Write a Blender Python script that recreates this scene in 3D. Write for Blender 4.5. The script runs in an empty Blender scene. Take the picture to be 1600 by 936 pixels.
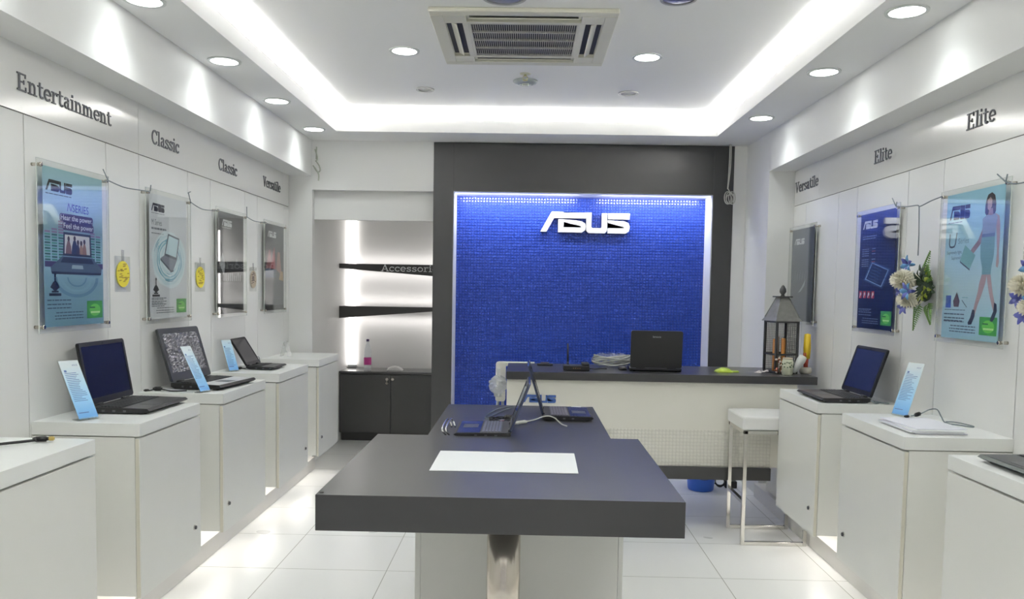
import bpy, bmesh, math, random
from mathutils import Vector, Matrix, Euler
random.seed(7)
C = bpy.context.scene.collection
S = bpy.context.scene
PI = math.pi

# ------------------------------------------------------------------ camera
cam = bpy.data.cameras.new('camera')
cam.sensor_width = 36.0
cam.lens = 36.0 * 1260.0 / 1600.0
cam.shift_y = 64.0 / 1600.0
cam.clip_start = 0.02
co = bpy.data.objects.new('camera', cam)
C.objects.link(co)
YAW, PIT, ROL = -0.0165, 0.0623, 0.0171
F = Vector((math.sin(YAW) * math.cos(PIT), math.cos(YAW) * math.cos(PIT), -math.sin(PIT)))
R0 = Vector((math.cos(YAW), -math.sin(YAW), 0))
U0 = R0.cross(F)
RR = math.cos(ROL) * R0 + math.sin(ROL) * U0
UU = -math.sin(ROL) * R0 + math.cos(ROL) * U0
m = Matrix((RR, UU, -F)).transposed().to_4x4()
m.translation = (0, 0, 1.5)
co.matrix_world = m
S.camera = co

# ------------------------------------------------------------------ world, exposure
wd = bpy.data.worlds.new('daylight')
S.world = wd
wd.use_nodes = True
bg = wd.node_tree.nodes['Background']
bg.inputs[0].default_value = (1.0, 1.0, 0.985, 1)
bg.inputs[1].default_value = 0.4
S.view_settings.view_transform = 'Standard'
S.view_settings.look = 'None'
S.view_settings.exposure = 0.4
S.view_settings.gamma = 1.0
S.view_settings.use_curve_mapping = False
S.cycles.max_bounces = 14
S.cycles.diffuse_bounces = 9
S.cycles.glossy_bounces = 5
S.cycles.transparent_max_bounces = 16
S.cycles.use_denoising = True
S.cycles.sample_clamp_indirect = 6.0

COVE_E = 21.0        # cove tubes
DOWN_W = 10.0        # downlight spots, watts
PANEL_E = 6.3       # tubes over the mosaic
ALCOVE_E = 1.1       # alcove tubes
UNDER_E = 12.0        # strips under the cabinets


# ------------------------------------------------------------------ materials
def lin(c):
    return tuple(((v / 255.0) / 12.92 if v <= 10 else ((v / 255.0 + 0.055) / 1.055) ** 2.4) for v in c)


MATS = {}


def mat(name, rgb, rough=0.5, metal=0.0, spec=0.5, coat=0.0, emit=0.0, noise=0.0, nscale=40.0, bump=0.0):
    if name in MATS:
        return MATS[name]
    mt = bpy.data.materials.new(name)
    mt.use_nodes = True
    nt = mt.node_tree
    b = nt.nodes['Principled BSDF']
    col = lin(rgb) + (1,)
    b.inputs['Base Color'].default_value = col
    b.inputs['Roughness'].default_value = rough
    b.inputs['Metallic'].default_value = metal
    b.inputs['Specular IOR Level'].default_value = spec
    b.inputs['Coat Weight'].default_value = coat
    if emit > 0:
        b.inputs['Emission Color'].default_value = col
        b.inputs['Emission Strength'].default_value = emit
    if noise > 0 or bump > 0:
        tc = nt.nodes.new('ShaderNodeTexCoord')
        nz = nt.nodes.new('ShaderNodeTexNoise')
        nz.inputs['Scale'].default_value = nscale
        nt.links.new(tc.outputs['Object'], nz.inputs['Vector'])
        if noise > 0:
            mx = nt.nodes.new('ShaderNodeMix')
            mx.data_type = 'RGBA'
            mx.inputs[6].default_value = tuple(v * (1 - noise) for v in col[:3]) + (1,)
            mx.inputs[7].default_value = tuple(min(1, v * (1 + noise)) for v in col[:3]) + (1,)
            nt.links.new(nz.outputs['Fac'], mx.inputs[0])
            nt.links.new(mx.outputs[2], b.inputs['Base Color'])
        if bump > 0:
            bp = nt.nodes.new('ShaderNodeBump')
            bp.inputs['Strength'].default_value = bump
            bp.inputs['Distance'].default_value = 0.002
            nt.links.new(nz.outputs['Fac'], bp.inputs['Height'])
            nt.links.new(bp.outputs[0], b.inputs['Normal'])
    MATS[name] = mt
    return mt


def emission(name, rgb, strength):
    if name in MATS:
        return MATS[name]
    mt = bpy.data.materials.new(name)
    mt.use_nodes = True
    nt = mt.node_tree
    for n in list(nt.nodes):
        nt.nodes.remove(n)
    e = nt.nodes.new('ShaderNodeEmission')
    e.inputs[0].default_value = lin(rgb) + (1,)
    e.inputs[1].default_value = strength
    o = nt.nodes.new('ShaderNodeOutputMaterial')
    nt.links.new(e.outputs[0], o.inputs[0])
    MATS[name] = mt
    return mt


def clear(name, tint=(1, 1, 1), ior=1.47, rough=0.02, haze=0.0):
    """thin clear sheet: transparent with a Fresnel reflection"""
    if name in MATS:
        return MATS[name]
    mt = bpy.data.materials.new(name)
    mt.use_nodes = True
    nt = mt.node_tree
    for n in list(nt.nodes):
        nt.nodes.remove(n)
    o = nt.nodes.new('ShaderNodeOutputMaterial')
    tr = nt.nodes.new('ShaderNodeBsdfTransparent')
    tr.inputs[0].default_value = tint + (1,)
    gl = nt.nodes.new('ShaderNodeBsdfGlossy')
    gl.inputs['Roughness'].default_value = rough
    fr = nt.nodes.new('ShaderNodeFresnel')
    gm = nt.nodes.new('ShaderNodeNewGeometry')          # same reflection from either face of the thin sheet
    io = nt.nodes.new('ShaderNodeMapRange')
    io.inputs['To Min'].default_value = ior
    io.inputs['To Max'].default_value = 1.0 / ior
    nt.links.new(gm.outputs['Backfacing'], io.inputs['Value'])
    nt.links.new(io.outputs[0], fr.inputs[0])
    mx = nt.nodes.new('ShaderNodeMixShader')
    nt.links.new(fr.outputs[0], mx.inputs[0])
    nt.links.new(tr.outputs[0], mx.inputs[1])
    nt.links.new(gl.outputs[0], mx.inputs[2])
    last = mx
    if haze > 0:
        df = nt.nodes.new('ShaderNodeBsdfDiffuse')
        df.inputs[0].default_value = (0.9, 0.92, 0.9, 1)
        m2 = nt.nodes.new('ShaderNodeMixShader')
        m2.inputs[0].default_value = haze
        nt.links.new(mx.outputs[0], m2.inputs[1])
        nt.links.new(df.outputs[0], m2.inputs[2])
        last = m2
    nt.links.new(last.outputs[0], o.inputs[0])
    MATS[name] = mt
    return mt


def grad(name, stops, axis=1, lo=-0.32, hi=0.32, rough=0.45):
    """printed vertical gradient on paper, stops = [(pos, rgb)...], object coordinates"""
    if name in MATS:
        return MATS[name]
    mt = bpy.data.materials.new(name)
    mt.use_nodes = True
    nt = mt.node_tree
    b = nt.nodes['Principled BSDF']
    b.inputs['Roughness'].default_value = rough
    tc = nt.nodes.new('ShaderNodeTexCoord')
    sp = nt.nodes.new('ShaderNodeSeparateXYZ')
    mr = nt.nodes.new('ShaderNodeMapRange')
    mr.inputs['From Min'].default_value = lo
    mr.inputs['From Max'].default_value = hi
    rp = nt.nodes.new('ShaderNodeValToRGB')
    el = rp.color_ramp.elements
    while len(el) < len(stops):
        el.new(0.5)
    for e, (p, c) in zip(el, stops):
        e.position = p
        e.color = lin(c) + (1,)
    nt.links.new(tc.outputs['Object'], sp.inputs[0])
    nt.links.new(sp.outputs[axis], mr.inputs['Value'])
    nt.links.new(mr.outputs[0], rp.inputs[0])
    nt.links.new(rp.outputs[0], b.inputs['Base Color'])
    MATS[name] = mt
    return mt


def mosaic(name, rgb, pitch, axis_a=0, axis_b=2, rough=0.2, bump=1.0, dist=0.004, grout=0.75):
    """small pillowed glossy mosaic tiles"""
    if name in MATS:
        return MATS[name]
    mt = bpy.data.materials.new(name)
    mt.use_nodes = True
    nt = mt.node_tree
    b = nt.nodes['Principled BSDF']
    b.inputs['Roughness'].default_value = rough
    tc = nt.nodes.new('ShaderNodeTexCoord')
    sp = nt.nodes.new('ShaderNodeSeparateXYZ')
    nt.links.new(tc.outputs['Object'], sp.inputs[0])

    def mth(op, a, bb=None):
        n = nt.nodes.new('ShaderNodeMath')
        n.operation = op
        for k, v in enumerate((a, bb)):
            if v is None:
                continue
            if isinstance(v, (int, float)):
                n.inputs[k].default_value = v
            else:
                nt.links.new(v, n.inputs[k])
        return n.outputs[0]
    hs = []
    for ax in (axis_a, axis_b):
        s = mth('MULTIPLY', sp.outputs[ax], PI / pitch)
        s = mth('ABSOLUTE', mth('SINE', s))
        s = mth('POWER', s, 0.6)
        hs.append(s)
    h = mth('MULTIPLY', hs[0], hs[1])
    bp = nt.nodes.new('ShaderNodeBump')
    bp.inputs['Strength'].default_value = bump
    bp.inputs['Distance'].default_value = dist
    nt.links.new(h, bp.inputs['Height'])
    nt.links.new(bp.outputs[0], b.inputs['Normal'])
    mx = nt.nodes.new('ShaderNodeMix')
    mx.data_type = 'RGBA'
    col = lin(rgb)
    mx.inputs[6].default_value = tuple(v * grout for v in col) + (1,)
    mx.inputs[7].default_value = col + (1,)
    nt.links.new(mth('MINIMUM', mth('MULTIPLY', h, 1.6), 1.0), mx.inputs[0])
    nt.links.new(mx.outputs[2], b.inputs['Base Color'])
    MATS[name] = mt
    return mt


def floor_tiles():
    mt = bpy.data.materials.new('polished_tile')
    mt.use_nodes = True
    nt = mt.node_tree
    b = nt.nodes['Principled BSDF']
    b.inputs['Roughness'].default_value = 0.13
    tc = nt.nodes.new('ShaderNodeTexCoord')
    mp = nt.nodes.new('ShaderNodeMapping')
    mp.inputs['Location'].default_value = (1.307 + 0.592 * 10, -4.19 + 0.592 * 20, 0)
    br = nt.nodes.new('ShaderNodeTexBrick')
    br.offset = 0.0
    br.inputs['Scale'].default_value = 1.0
    br.inputs['Brick Width'].default_value = 0.592
    br.inputs['Row Height'].default_value = 0.592
    br.inputs['Mortar Size'].default_value = 0.0022
    br.inputs['Mortar Smooth'].default_value = 0.1
    br.inputs['Color1'].default_value = lin((238, 238, 236)) + (1,)
    br.inputs['Color2'].default_value = lin((236, 236, 234)) + (1,)
    br.inputs['Mortar'].default_value = lin((160, 158, 150)) + (1,)
    nz = nt.nodes.new('ShaderNodeTexNoise')
    nz.inputs['Scale'].default_value = 3.0
    rr = nt.nodes.new('ShaderNodeMapRange')
    rr.inputs['To Min'].default_value = 0.24
    rr.inputs['To Max'].default_value = 0.36
    nt.links.new(tc.outputs['Object'], mp.inputs[0])
    nt.links.new(mp.outputs[0], br.inputs['Vector'])
    nt.links.new(tc.outputs['Object'], nz.inputs['Vector'])
    nt.links.new(nz.outputs['Fac'], rr.inputs['Value'])
    nt.links.new(rr.outputs[0], b.inputs['Roughness'])
    nt.links.new(br.outputs['Color'], b.inputs['Base Color'])
    return mt


WALL = mat('white_wall', (229, 229, 227), 0.55, noise=0.015, nscale=3)
PANEL = mat('wall_panel_laminate', (227, 227, 224), 0.32, noise=0.015, nscale=3)
CEIL = mat('ceiling_paint', (234, 234, 233), 0.7, noise=0.01, nscale=2)
LAM = mat('white_laminate', (222, 222, 217), 0.28, noise=0.015, nscale=5)
LAMTOP = mat('white_laminate_top', (229, 230, 227), 0.3, noise=0.01, nscale=5)
EDGE = mat('cream_edge_band', (208, 204, 190), 0.5)
DARK = mat('charcoal_laminate', (58, 58, 58), 0.36, noise=0.06, nscale=14)
BLACK = mat('black_plastic', (20, 20, 21), 0.42)
BLACKM = mat('black_matte', (30, 30, 32), 0.6)
GRAYP = mat('grey_plastic', (120, 122, 124), 0.4)
SILVER = mat('silver_plastic', (165, 167, 170), 0.3, metal=0.6)
STEEL = mat('brushed_steel', (205, 198, 188), 0.19, metal=1.0)
CHROME = mat('chrome', (205, 203, 198), 0.14, metal=1.0)
LETTER = mat('charcoal_letter', (84, 86, 90), 0.5)
WHITE = mat('white_paint', (232, 232, 230), 0.35)
PAPER = mat('white_paper', (232, 234, 234), 0.6)
CORDW = mat('white_cord', (205, 205, 196), 0.5)
CORDG = mat('grey_cord', (110, 120, 125), 0.55)
ACRY = clear('clear_acrylic', (0.985, 0.992, 0.985))
ACRYE = clear('acrylic_edge', (0.90, 0.91, 0.87), haze=0.55)
FILM = clear('clear_plastic', (0.95, 0.95, 0.95), 1.5, 0.08, haze=0.12)
LOGOBLACK = mat('print_black', (24, 26, 28), 0.5)
PRINTW = mat('print_white', (226, 228, 230), 0.5)
PRINTG = mat('print_grey', (110, 116, 122), 0.5)


# ------------------------------------------------------------------ mesh builder
class MB:
    def __init__(s):
        s.bm = bmesh.new()

    def _paint(s, faces, mi):
        for f in faces:
            f.material_index = mi

    def box(s, x0, x1, y0, y1, z0, z1, mi=0, bev=0.0, M=None):
        r = bmesh.ops.create_cube(s.bm, size=1.0)
        vs = r['verts']
        for v in vs:
            v.co = Vector(((x0 + x1) / 2 + v.co.x * (x1 - x0), (y0 + y1) / 2 + v.co.y * (y1 - y0), (z0 + z1) / 2 + v.co.z * (z1 - z0)))
        fs = set(f for v in vs for f in v.link_faces)
        s._paint(fs, mi)
        if bev > 0:
            es = list(set(e for v in vs for e in v.link_edges))
            g = bmesh.ops.bevel(s.bm, geom=es, offset=bev, segments=2, affect='EDGES', profile=0.5)
            s._paint(g['faces'], mi)
            vs = list(set(v for f in g['faces'] for v in f.verts) | set(v for v in vs if v.is_valid))
        if M is not None:
            for v in vs:
                if v.is_valid:
                    v.co = M @ v.co
        return s

    def prism(s, poly, z0, z1, mi=0, M=None, mi_side=None):
        n = len(poly)
        a = sum(poly[i][0] * poly[(i + 1) % n][1] - poly[(i + 1) % n][0] * poly[i][1] for i in range(n))
        if a < 0:
            poly = poly[::-1]
        M = M or Matrix.Identity(4)
        top = [s.bm.verts.new(M @ Vector((p[0], p[1], z1))) for p in poly]
        fs = [s.bm.faces.new(top)]
        if z1 - z0 > 1e-6:
            bot = [s.bm.verts.new(M @ Vector((p[0], p[1], z0))) for p in poly]
            fs.append(s.bm.faces.new(bot[::-1]))
            sides = []
            for i in range(n):
                j = (i + 1) % n
                sides.append(s.bm.faces.new((bot[i], bot[j], top[j], top[i])))
            s._paint(sides, mi if mi_side is None else mi_side)
        s._paint(fs, mi)
        if n > 4:
            t = bmesh.ops.triangulate(s.bm, faces=fs)
            s._paint(t['faces'], mi)
        return s

    def ring(s, poly_o, poly_i, z0, z1, mi=0, M=None):
        """flat ring between two loops of equal length, extruded"""
        M = M or Matrix.Identity(4)
        n = len(poly_o)
        L = []
        for z in (z0, z1):
            L.append([s.bm.verts.new(M @ Vector((p[0], p[1], z))) for p in poly_o])
            L.append([s.bm.verts.new(M @ Vector((p[0], p[1], z))) for p in poly_i])
        fs = []
        for i in range(n):
            j = (i + 1) % n
            fs.append(s.bm.faces.new((L[2][i], L[2][j], L[3][j], L[3][i])))
            fs.append(s.bm.faces.new((L[0][j], L[0][i], L[1][i], L[1][j])))
            fs.append(s.bm.faces.new((L[0][i], L[0][j], L[2][j], L[2][i])))
            fs.append(s.bm.faces.new((L[1][j], L[1][i], L[3][i], L[3][j])))
        s._paint(fs, mi)
        return s

    def cyl(s, p0, p1, r0, r1=None, seg=20, mi=0, caps=True):
        p0, p1 = Vector(p0), Vector(p1)
        r1 = r0 if r1 is None else r1
        d = (p1 - p0).normalized()
        a = Vector((0, 0, 1)) if abs(d.z) < 0.9 else Vector((1, 0, 0))
        u = d.cross(a).normalized()
        w = d.cross(u)
        A, B = [], []
        for i in range(seg):
            t = 2 * PI * i / seg
            e = math.cos(t) * u + math.sin(t) * w
            A.append(s.bm.verts.new(p0 + e * r0))
            B.append(s.bm.verts.new(p1 + e * r1))
        fs = []
        for i in range(seg):
            j = (i + 1) % seg
            f = s.bm.faces.new((A[i], A[j], B[j], B[i]))
            f.smooth = True
            fs.append(f)
        if caps:
            fs.append(s.bm.faces.new(A[::-1]))
            fs.append(s.bm.faces.new(B))
        s._paint(fs, mi)
        return s

    def tube(s, pts, r, seg=8, mi=0, smooth_path=True, sub=6, closed=False):
        pts = [Vector(p) for p in pts]
        if smooth_path and len(pts) > 2:
            pts = catmull(pts, sub, closed)
        rings = []
        prev = None
        n = len(pts)
        for i, p in enumerate(pts):
            if closed:
                d = pts[(i + 1) % n] - pts[i - 1]
            else:
                d = pts[min(i + 1, n - 1)] - pts[max(i - 1, 0)]
            d.normalize()
            if prev is None:
                a = Vector((0, 0, 1)) if abs(d.z) < 0.9 else Vector((1, 0, 0))
                u = d.cross(a).normalized()
            else:
                u = (prev - d * prev.dot(d)).normalized()
            prev = u
            w = d.cross(u)
            rr = r[i * (len(r) - 1) // max(1, n - 1)] if isinstance(r, (list, tuple)) else r
            rings.append([s.bm.verts.new(p + (math.cos(2 * PI * k / seg) * u + math.sin(2 * PI * k / seg) * w) * rr) for k in range(seg)])
        fs = []
        rng = range(n) if closed else range(n - 1)
        for i in rng:
            A, B = rings[i], rings[(i + 1) % n]
            for k in range(seg):
                q = (k + 1) % seg
                f = s.bm.faces.new((A[k], A[q], B[q], B[k]))
                f.smooth = True
                fs.append(f)
        if not closed:
            fs.append(s.bm.faces.new(rings[0][::-1]))
            fs.append(s.bm.faces.new(rings[-1]))
        s._paint(fs, mi)
        return s

    def lathe(s, prof, seg=28, mi=0, M=None, close=True):
        M = M or Matrix.Identity(4)
        rings = []
        for (r, z) in prof:
            rings.append([s.bm.verts.new(M @ Vector((max(r, 1e-5) * math.cos(2 * PI * k / seg), max(r, 1e-5) * math.sin(2 * PI * k / seg), z))) for k in range(seg)])
        fs = []
        for A, B in zip(rings[:-1], rings[1:]):
            for k in range(seg):
                q = (k + 1) % seg
                f = s.bm.faces.new((A[k], A[q], B[q], B[k]))
                f.smooth = True
                fs.append(f)
        if close:
            fs.append(s.bm.faces.new(rings[0][::-1]))
            fs.append(s.bm.faces.new(rings[-1]))
        s._paint(fs, mi)
        return s

    def ellipsoid(s, c, rad, mi=0, M=None, seg=14, rings=8):
        r = bmesh.ops.create_uvsphere(s.bm, u_segments=seg, v_segments=rings, radius=1.0)
        c = Vector(c)
        fs = set()
        for v in r['verts']:
            p = Vector((v.co.x * rad[0], v.co.y * rad[1], v.co.z * rad[2]))
            if M is not None:
                p = M @ p
            v.co = p + c
            fs.update(v.link_faces)
        for f in fs:
            f.smooth = True
        s._paint(fs, mi)
        return s

    def grid(s, fn, nu, nv, mi=0, smooth=True):
        V = [[s.bm.verts.new(fn(i / nu, j / nv)) for j in range(nv + 1)] for i in range(nu + 1)]
        fs = []
        for i in range(nu):
            for j in range(nv):
                f = s.bm.faces.new((V[i][j], V[i + 1][j], V[i + 1][j + 1], V[i][j + 1]))
                f.smooth = smooth
                fs.append(f)
        s._paint(fs, mi)
        return s

    def add_mesh(s, me, M, mi=0):
        base = len(s.bm.verts)
        vs = [s.bm.verts.new(M @ v.co) for v in me.vertices]
        for p in me.polygons:
            try:
                f = s.bm.faces.new([vs[i] for i in p.vertices])
                f.material_index = mi
            except ValueError:
                pass
        return s

    def build(s, name, mats, parent=None, loc=None, rot=None, fix=True):
        if fix:
            bmesh.ops.recalc_face_normals(s.bm, faces=s.bm.faces)
        me = bpy.data.meshes.new(name)
        s.bm.to_mesh(me)
        s.bm.free()
        for mm in (mats if isinstance(mats, (list, tuple)) else [mats]):
            me.materials.append(mm)
        o = bpy.data.objects.new(name, me)
        C.objects.link(o)
        if parent is not None:
            o.parent = parent
        if loc is not None:
            o.location = loc
        if rot is not None:
            o.rotation_euler = rot
        return o


def catmull(pts, sub, closed=False):
    out = []
    n = len(pts)
    segs = n if closed else n - 1
    for i in range(segs):
        if closed:
            p0, p1, p2, p3 = pts[i - 1], pts[i], pts[(i + 1) % n], pts[(i + 2) % n]
        else:
            p0, p1, p2, p3 = pts[max(i - 1, 0)], pts[i], pts[i + 1], pts[min(i + 2, n - 1)]
        for k in range(sub):
            t = k / sub
            out.append(0.5 * ((2 * p1) + (p2 - p0) * t + (2 * p0 - 5 * p1 + 4 * p2 - p3) * t * t + (3 * p1 - p0 - 3 * p2 + p3) * t ** 3))
    if not closed:
        out.append(pts[-1])
    return out


def circ(r, n=32, cx=0, cy=0, ry=None):
    ry = r if ry is None else ry
    return [(cx + r * math.cos(2 * PI * i / n), cy + ry * math.sin(2 * PI * i / n)) for i in range(n)]


def rrect(x0, x1, y0, y1, r, n=4):
    out = []
    for (cx, cy, a) in ((x1 - r, y1 - r, 0), (x0 + r, y1 - r, 90), (x0 + r, y0 + r, 180), (x1 - r, y0 + r, 270)):
        for k in range(n + 1):
            t = math.radians(a + 90 * k / n)
            out.append((cx + r * math.cos(t), cy + r * math.sin(t)))
    return out


def ribbon(path, w):
    """outline of a stroke with butt ends and mitred joints"""
    P = [Vector((p[0], p[1])) for p in path]
    L, Rr = [], []
    n = len(P)
    for i in range(n):
        d0 = (P[i] - P[i - 1]).normalized() if i > 0 else None
        d1 = (P[i + 1] - P[i]).normalized() if i < n - 1 else None
        d0 = d0 or d1
        d1 = d1 or d0
        n0 = Vector((-d0.y, d0.x))
        n1 = Vector((-d1.y, d1.x))
        b = n0 + n1
        if b.length < 0.3:
            b = n0
        b.normalize()
        k = w / 2 / max(0.5, b.dot(n0))
        L.append(P[i] + b * k)
        Rr.append(P[i] - b * k)
    return L, Rr


def stroke(mb, path, w, z0, z1, mi=0, M=None):
    M = M or Matrix.Identity(4)
    L, Rr = ribbon(path, w)
    for i in range(len(L) - 1):
        q = [tuple(L[i]), tuple(L[i + 1]), tuple(Rr[i + 1]), tuple(Rr[i])]
        mb.prism(q, z0, z1, mi, M)


def arc(cx, cy, rx, ry, a0, a1, n=14):
    return [(cx + rx * math.cos(math.radians(a0 + (a1 - a0) * i / n)), cy + ry * math.sin(math.radians(a0 + (a1 - a0) * i / n))) for i in range(n + 1)]


# slab-serif letters drawn as strokes: (advance, [(path, width)...])
_s, _h, _f = 0.145, 0.09, 0.085
GL = {
    'E': (0.80, [([(.17, 0), (.17, 1)], .17), ([(0, .95), (.66, .95)], .1), ([(.17, .52), (.5, .52)], .09), ([(0, .05), (.68, .05)], .1), ([(.62, 1), (.62, .76)], .09), ([(.645, 0), (.645, .28)], .09), ([(.5, .64), (.5, .4)], .07)]),
    'n': (0.74, [([(.16, 0), (.16, .7)], _s), ([(.01, .66), (.16, .66)], _f), ([(.16, .46), (.24, .6), (.36, .645), (.47, .6), (.53, .47), (.53, 0)], .135), ([(0, .04), (.32, .04)], _f), ([(.4, .04), (.69, .04)], _f)]),
    't': (0.50, [([(.2, .9), (.2, .2), (.26, .08), (.36, .055), (.46, .1)], .14), ([(.01, .66), (.44, .66)], _f)]),
    'e': (0.64, [([(.1, .36), (.54, .36)], .085), (arc(.32, .35, .245, .3, 0, 318, 20), .13)]),
    'r': (0.54, [([(.17, 0), (.17, .7)], _s), ([(.02, .66), (.17, .66)], _f), ([(0, .04), (.36, .04)], _f), ([(.17, .44), (.25, .6), (.36, .65), (.48, .63)], .12), ([(.46, .68), (.46, .5)], .09)]),
    'a': (0.62, [([(.1, .56), (.2, .645), (.33, .645), (.42, .56), (.42, .14), (.47, .045), (.58, .045)], .13), ([(.42, .4), (.25, .4), (.12, .32), (.1, .2), (.16, .07), (.28, .05), (.42, .16)], .11)]),
    'i': (0.37, [([(.17, 0), (.17, .7)], _s), ([(.01, .66), (.17, .66)], _f), ([(0, .04), (.34, .04)], _f), ([(.17, .82), (.17, .98)], .16)]),
    'm': (1.08, [([(.16, 0), (.16, .7)], _s), ([(.01, .66), (.16, .66)], _f), ([(.16, .46), (.24, .6), (.34, .645), (.44, .6), (.5, .47), (.5, 0)], .13), ([(.5, .46), (.58, .6), (.68, .645), (.79, .6), (.85, .47), (.85, 0)], .13), ([(0, .04), (.31, .04)], _f), ([(.38, .04), (.62, .04)], _f), ([(.73, .04), (1.01, .04)], _f)]),
    'C': (0.80, [(arc(.42, .5, .335, .445, 42, 318, 20), .15), ([(.68, .97), (.68, .68)], .09), ([(.68, .12), (.68, .26)], .07)]),
    'l': (0.37, [([(.17, 0), (.17, 1)], _s), ([(.01, .96), (.17, .96)], _f), ([(0, .04), (.34, .04)], _f)]),
    's': (0.57, [([(.46, .52), (.38, .63), (.25, .65), (.12, .58), (.11, .47), (.2, .4), (.36, .33), (.46, .25), (.45, .12), (.33, .05), (.18, .055), (.08, .17)], .115), ([(.465, .69), (.465, .48)], .07), ([(.075, .01), (.075, .21)], .07)]),
    'c': (0.58, [(arc(.31, .35, .235, .3, 40, 320, 18), .13), ([(.5, .68), (.5, .47)], .08)]),
    'V': (0.80, [([(.1, 1), (.38, .02)], .15), ([(.66, 1), (.38, .02)], .11), ([(-.04, .955), (.27, .955)], .09), ([(.5, .955), (.8, .955)], .09)]),
    'A': (0.80, [([(.08, 0), (.37, .98)], .11), ([(.67, 0), (.37, .98)], .15), ([(.2, .32), (.55, .32)], .09), ([(-.05, .045), (.22, .045)], .09), ([(.52, .045), (.82, .045)], .09)]),
    'o': (0.66, [(arc(.32, .35, .245, .3, 0, 360, 24), .13)]),
}


def slab_word(mb, word, cap, z0, z1, width=None, mi=0, M=None, weight=0.8):
    adv = sum(GL[c][0] for c in word)
    sx = (width / adv) if width else cap
    x = 0.0
    k = 0
    for c in word:
        for path, w in GL[c][1]:
            k += 1
            p = [((x + q[0]) * sx, q[1] * cap) for q in path]
            # anisotropic widths: use the mean scale
            stroke(mb, p, w * weight * (sx + cap) / 2, z0, z1 + 0.00004 * (k % 9), mi, M)
        x += GL[c][0]


# the squared maker's logo, letters traced as outlines in a 4.39 : 1 frame
def logo_letters():
    def n(pts):
        return [((px - 90) / 318.0, (430 - py) / 318.0) for px, py in pts]
    A = [n([(90, 418), (262, 112), (440, 112), (456, 130), (800, 118), (800, 207), (302, 207), (186, 418)])]
    S1 = [n([(368, 226), (452, 226), (452, 424), (368, 424)]),
          n([(452, 226), (640, 238), (735, 252), (788, 284), (802, 330), (790, 388), (740, 424), (452, 424), (452, 347), (718, 347), (713, 322), (560, 292), (452, 262)])]
    U = [n([(806, 116), (886, 116), (886, 338), (906, 352), (1032, 352), (1046, 338), (1046, 124), (1132, 124), (1132, 390), (1100, 430), (845, 430), (806, 395)])]
    S2 = [n([(1146, 124), (1480, 124), (1480, 214), (1146, 214)]),
          n([(1140, 230), (1400, 244), (1460, 268), (1485, 325), (1472, 395), (1420, 430), (1140, 430), (1140, 350), (1392, 350), (1392, 332), (1140, 268)])]
    return [A, S1, U, S2]


def logo(mb, x, y, h, z0, z1, mi=0, M=None, width=None):
    """x, y = lower-left corner, h = height"""
    sx = (width / 4.39) if width else h
    for polys in logo_letters():
        for p in polys:
            mb.prism([(x + a * sx, y + b * h) for a, b in p], z0, z1, mi, M)


def text(mb, body, size, x, y, z, mi=0, align='LEFT', M=None, shear=0.0, extr=0.0, width=None):
    cu = bpy.data.curves.new('lettering', 'FONT')
    cu.body = body
    cu.size = size
    cu.align_x = align
    cu.shear = shear
    cu.extrude = extr
    cu.resolution_u = 3
    o = bpy.data.objects.new('lettering', cu)
    me = bpy.data.meshes.new_from_object(o)
    k = 1.0
    if width and len(me.vertices):
        xs = [v.co.x for v in me.vertices]
        k = width / max(1e-6, max(xs) - min(xs))
    T = Matrix.Translation((x, y, z)) @ Matrix.Diagonal((k, 1, 1, 1))
    mb.add_mesh(me, (M @ T) if M else T, mi)
    bpy.data.objects.remove(o)
    bpy.data.curves.remove(cu)
    bpy.data.meshes.remove(me)


# ------------------------------------------------------------------ things
def empty(name, loc=(0, 0, 0), rz=0.0, mw=None):
    o = bpy.data.objects.new(name, None)
    C.objects.link(o)
    o.empty_display_size = 0.1
    o.location = loc
    o.rotation_euler = (0, 0, rz)
    if mw is not None:
        o.matrix_world = mw
    return o


def tag(o, label, cat, group=None):
    o['label'] = label
    o['category'] = cat
    if group:
        o['group'] = group
    return o


def struct(o):
    o['kind'] = 'structure'
    return o


def wall_frame(side, x, y, z):
    """frame of something on a side wall: local X reads left to right, Y is up, Z comes out of the wall"""
    if side == 'left':
        m = Matrix(((0, 0, 1, x), (1, 0, 0, y), (0, 1, 0, z), (0, 0, 0, 1)))
    elif side == 'right':
        m = Matrix(((0, 0, -1, x), (-1, 0, 0, y), (0, 1, 0, z), (0, 0, 0, 1)))
    else:                                       # facing the room from the back
        m = Matrix(((1, 0, 0, x), (0, 0, -1, y), (0, 1, 0, z), (0, 0, 0, 1)))
    return m


def copy_tree(o, parent=None):
    c = o.copy()
    C.objects.link(c)
    if parent is not None:
        c.parent = parent
    for ch in list(o.children):
        copy_tree(ch, c)
    return c


def lamp(name, kind, energy, parent, loc, rot=(0, 0, 0), color=(1, 1, 1), **kw):
    l = bpy.data.lights.new(name, kind)
    l.energy = energy
    l.color = color
    for k, v in kw.items():
        setattr(l, k, v)
    o = bpy.data.objects.new(name, l)
    C.objects.link(o)
    o.parent = parent
    o.location = loc
    o.rotation_euler = rot
    return o

# ================================================================== THE SETTING
W = 1.936          # half width of the room between the panelled walls
XC = 1.506         # cabinet fronts
ZL, ZU, ZB = 2.68, 2.85, 2.394     # lower ceiling, upper ceiling, underside of the bulkheads
YF = -2.6          # shop front behind the viewer
YB = 6.56          # rear wall

struct(MB().box(-2.2, 2.2, YF, 8.4, -0.1, 0.0).build('floor', floor_tiles()))
struct(MB().box(-2.2, 2.2, YF, 8.4, ZU, ZU + 0.1).build('ceiling', CEIL))


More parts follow.
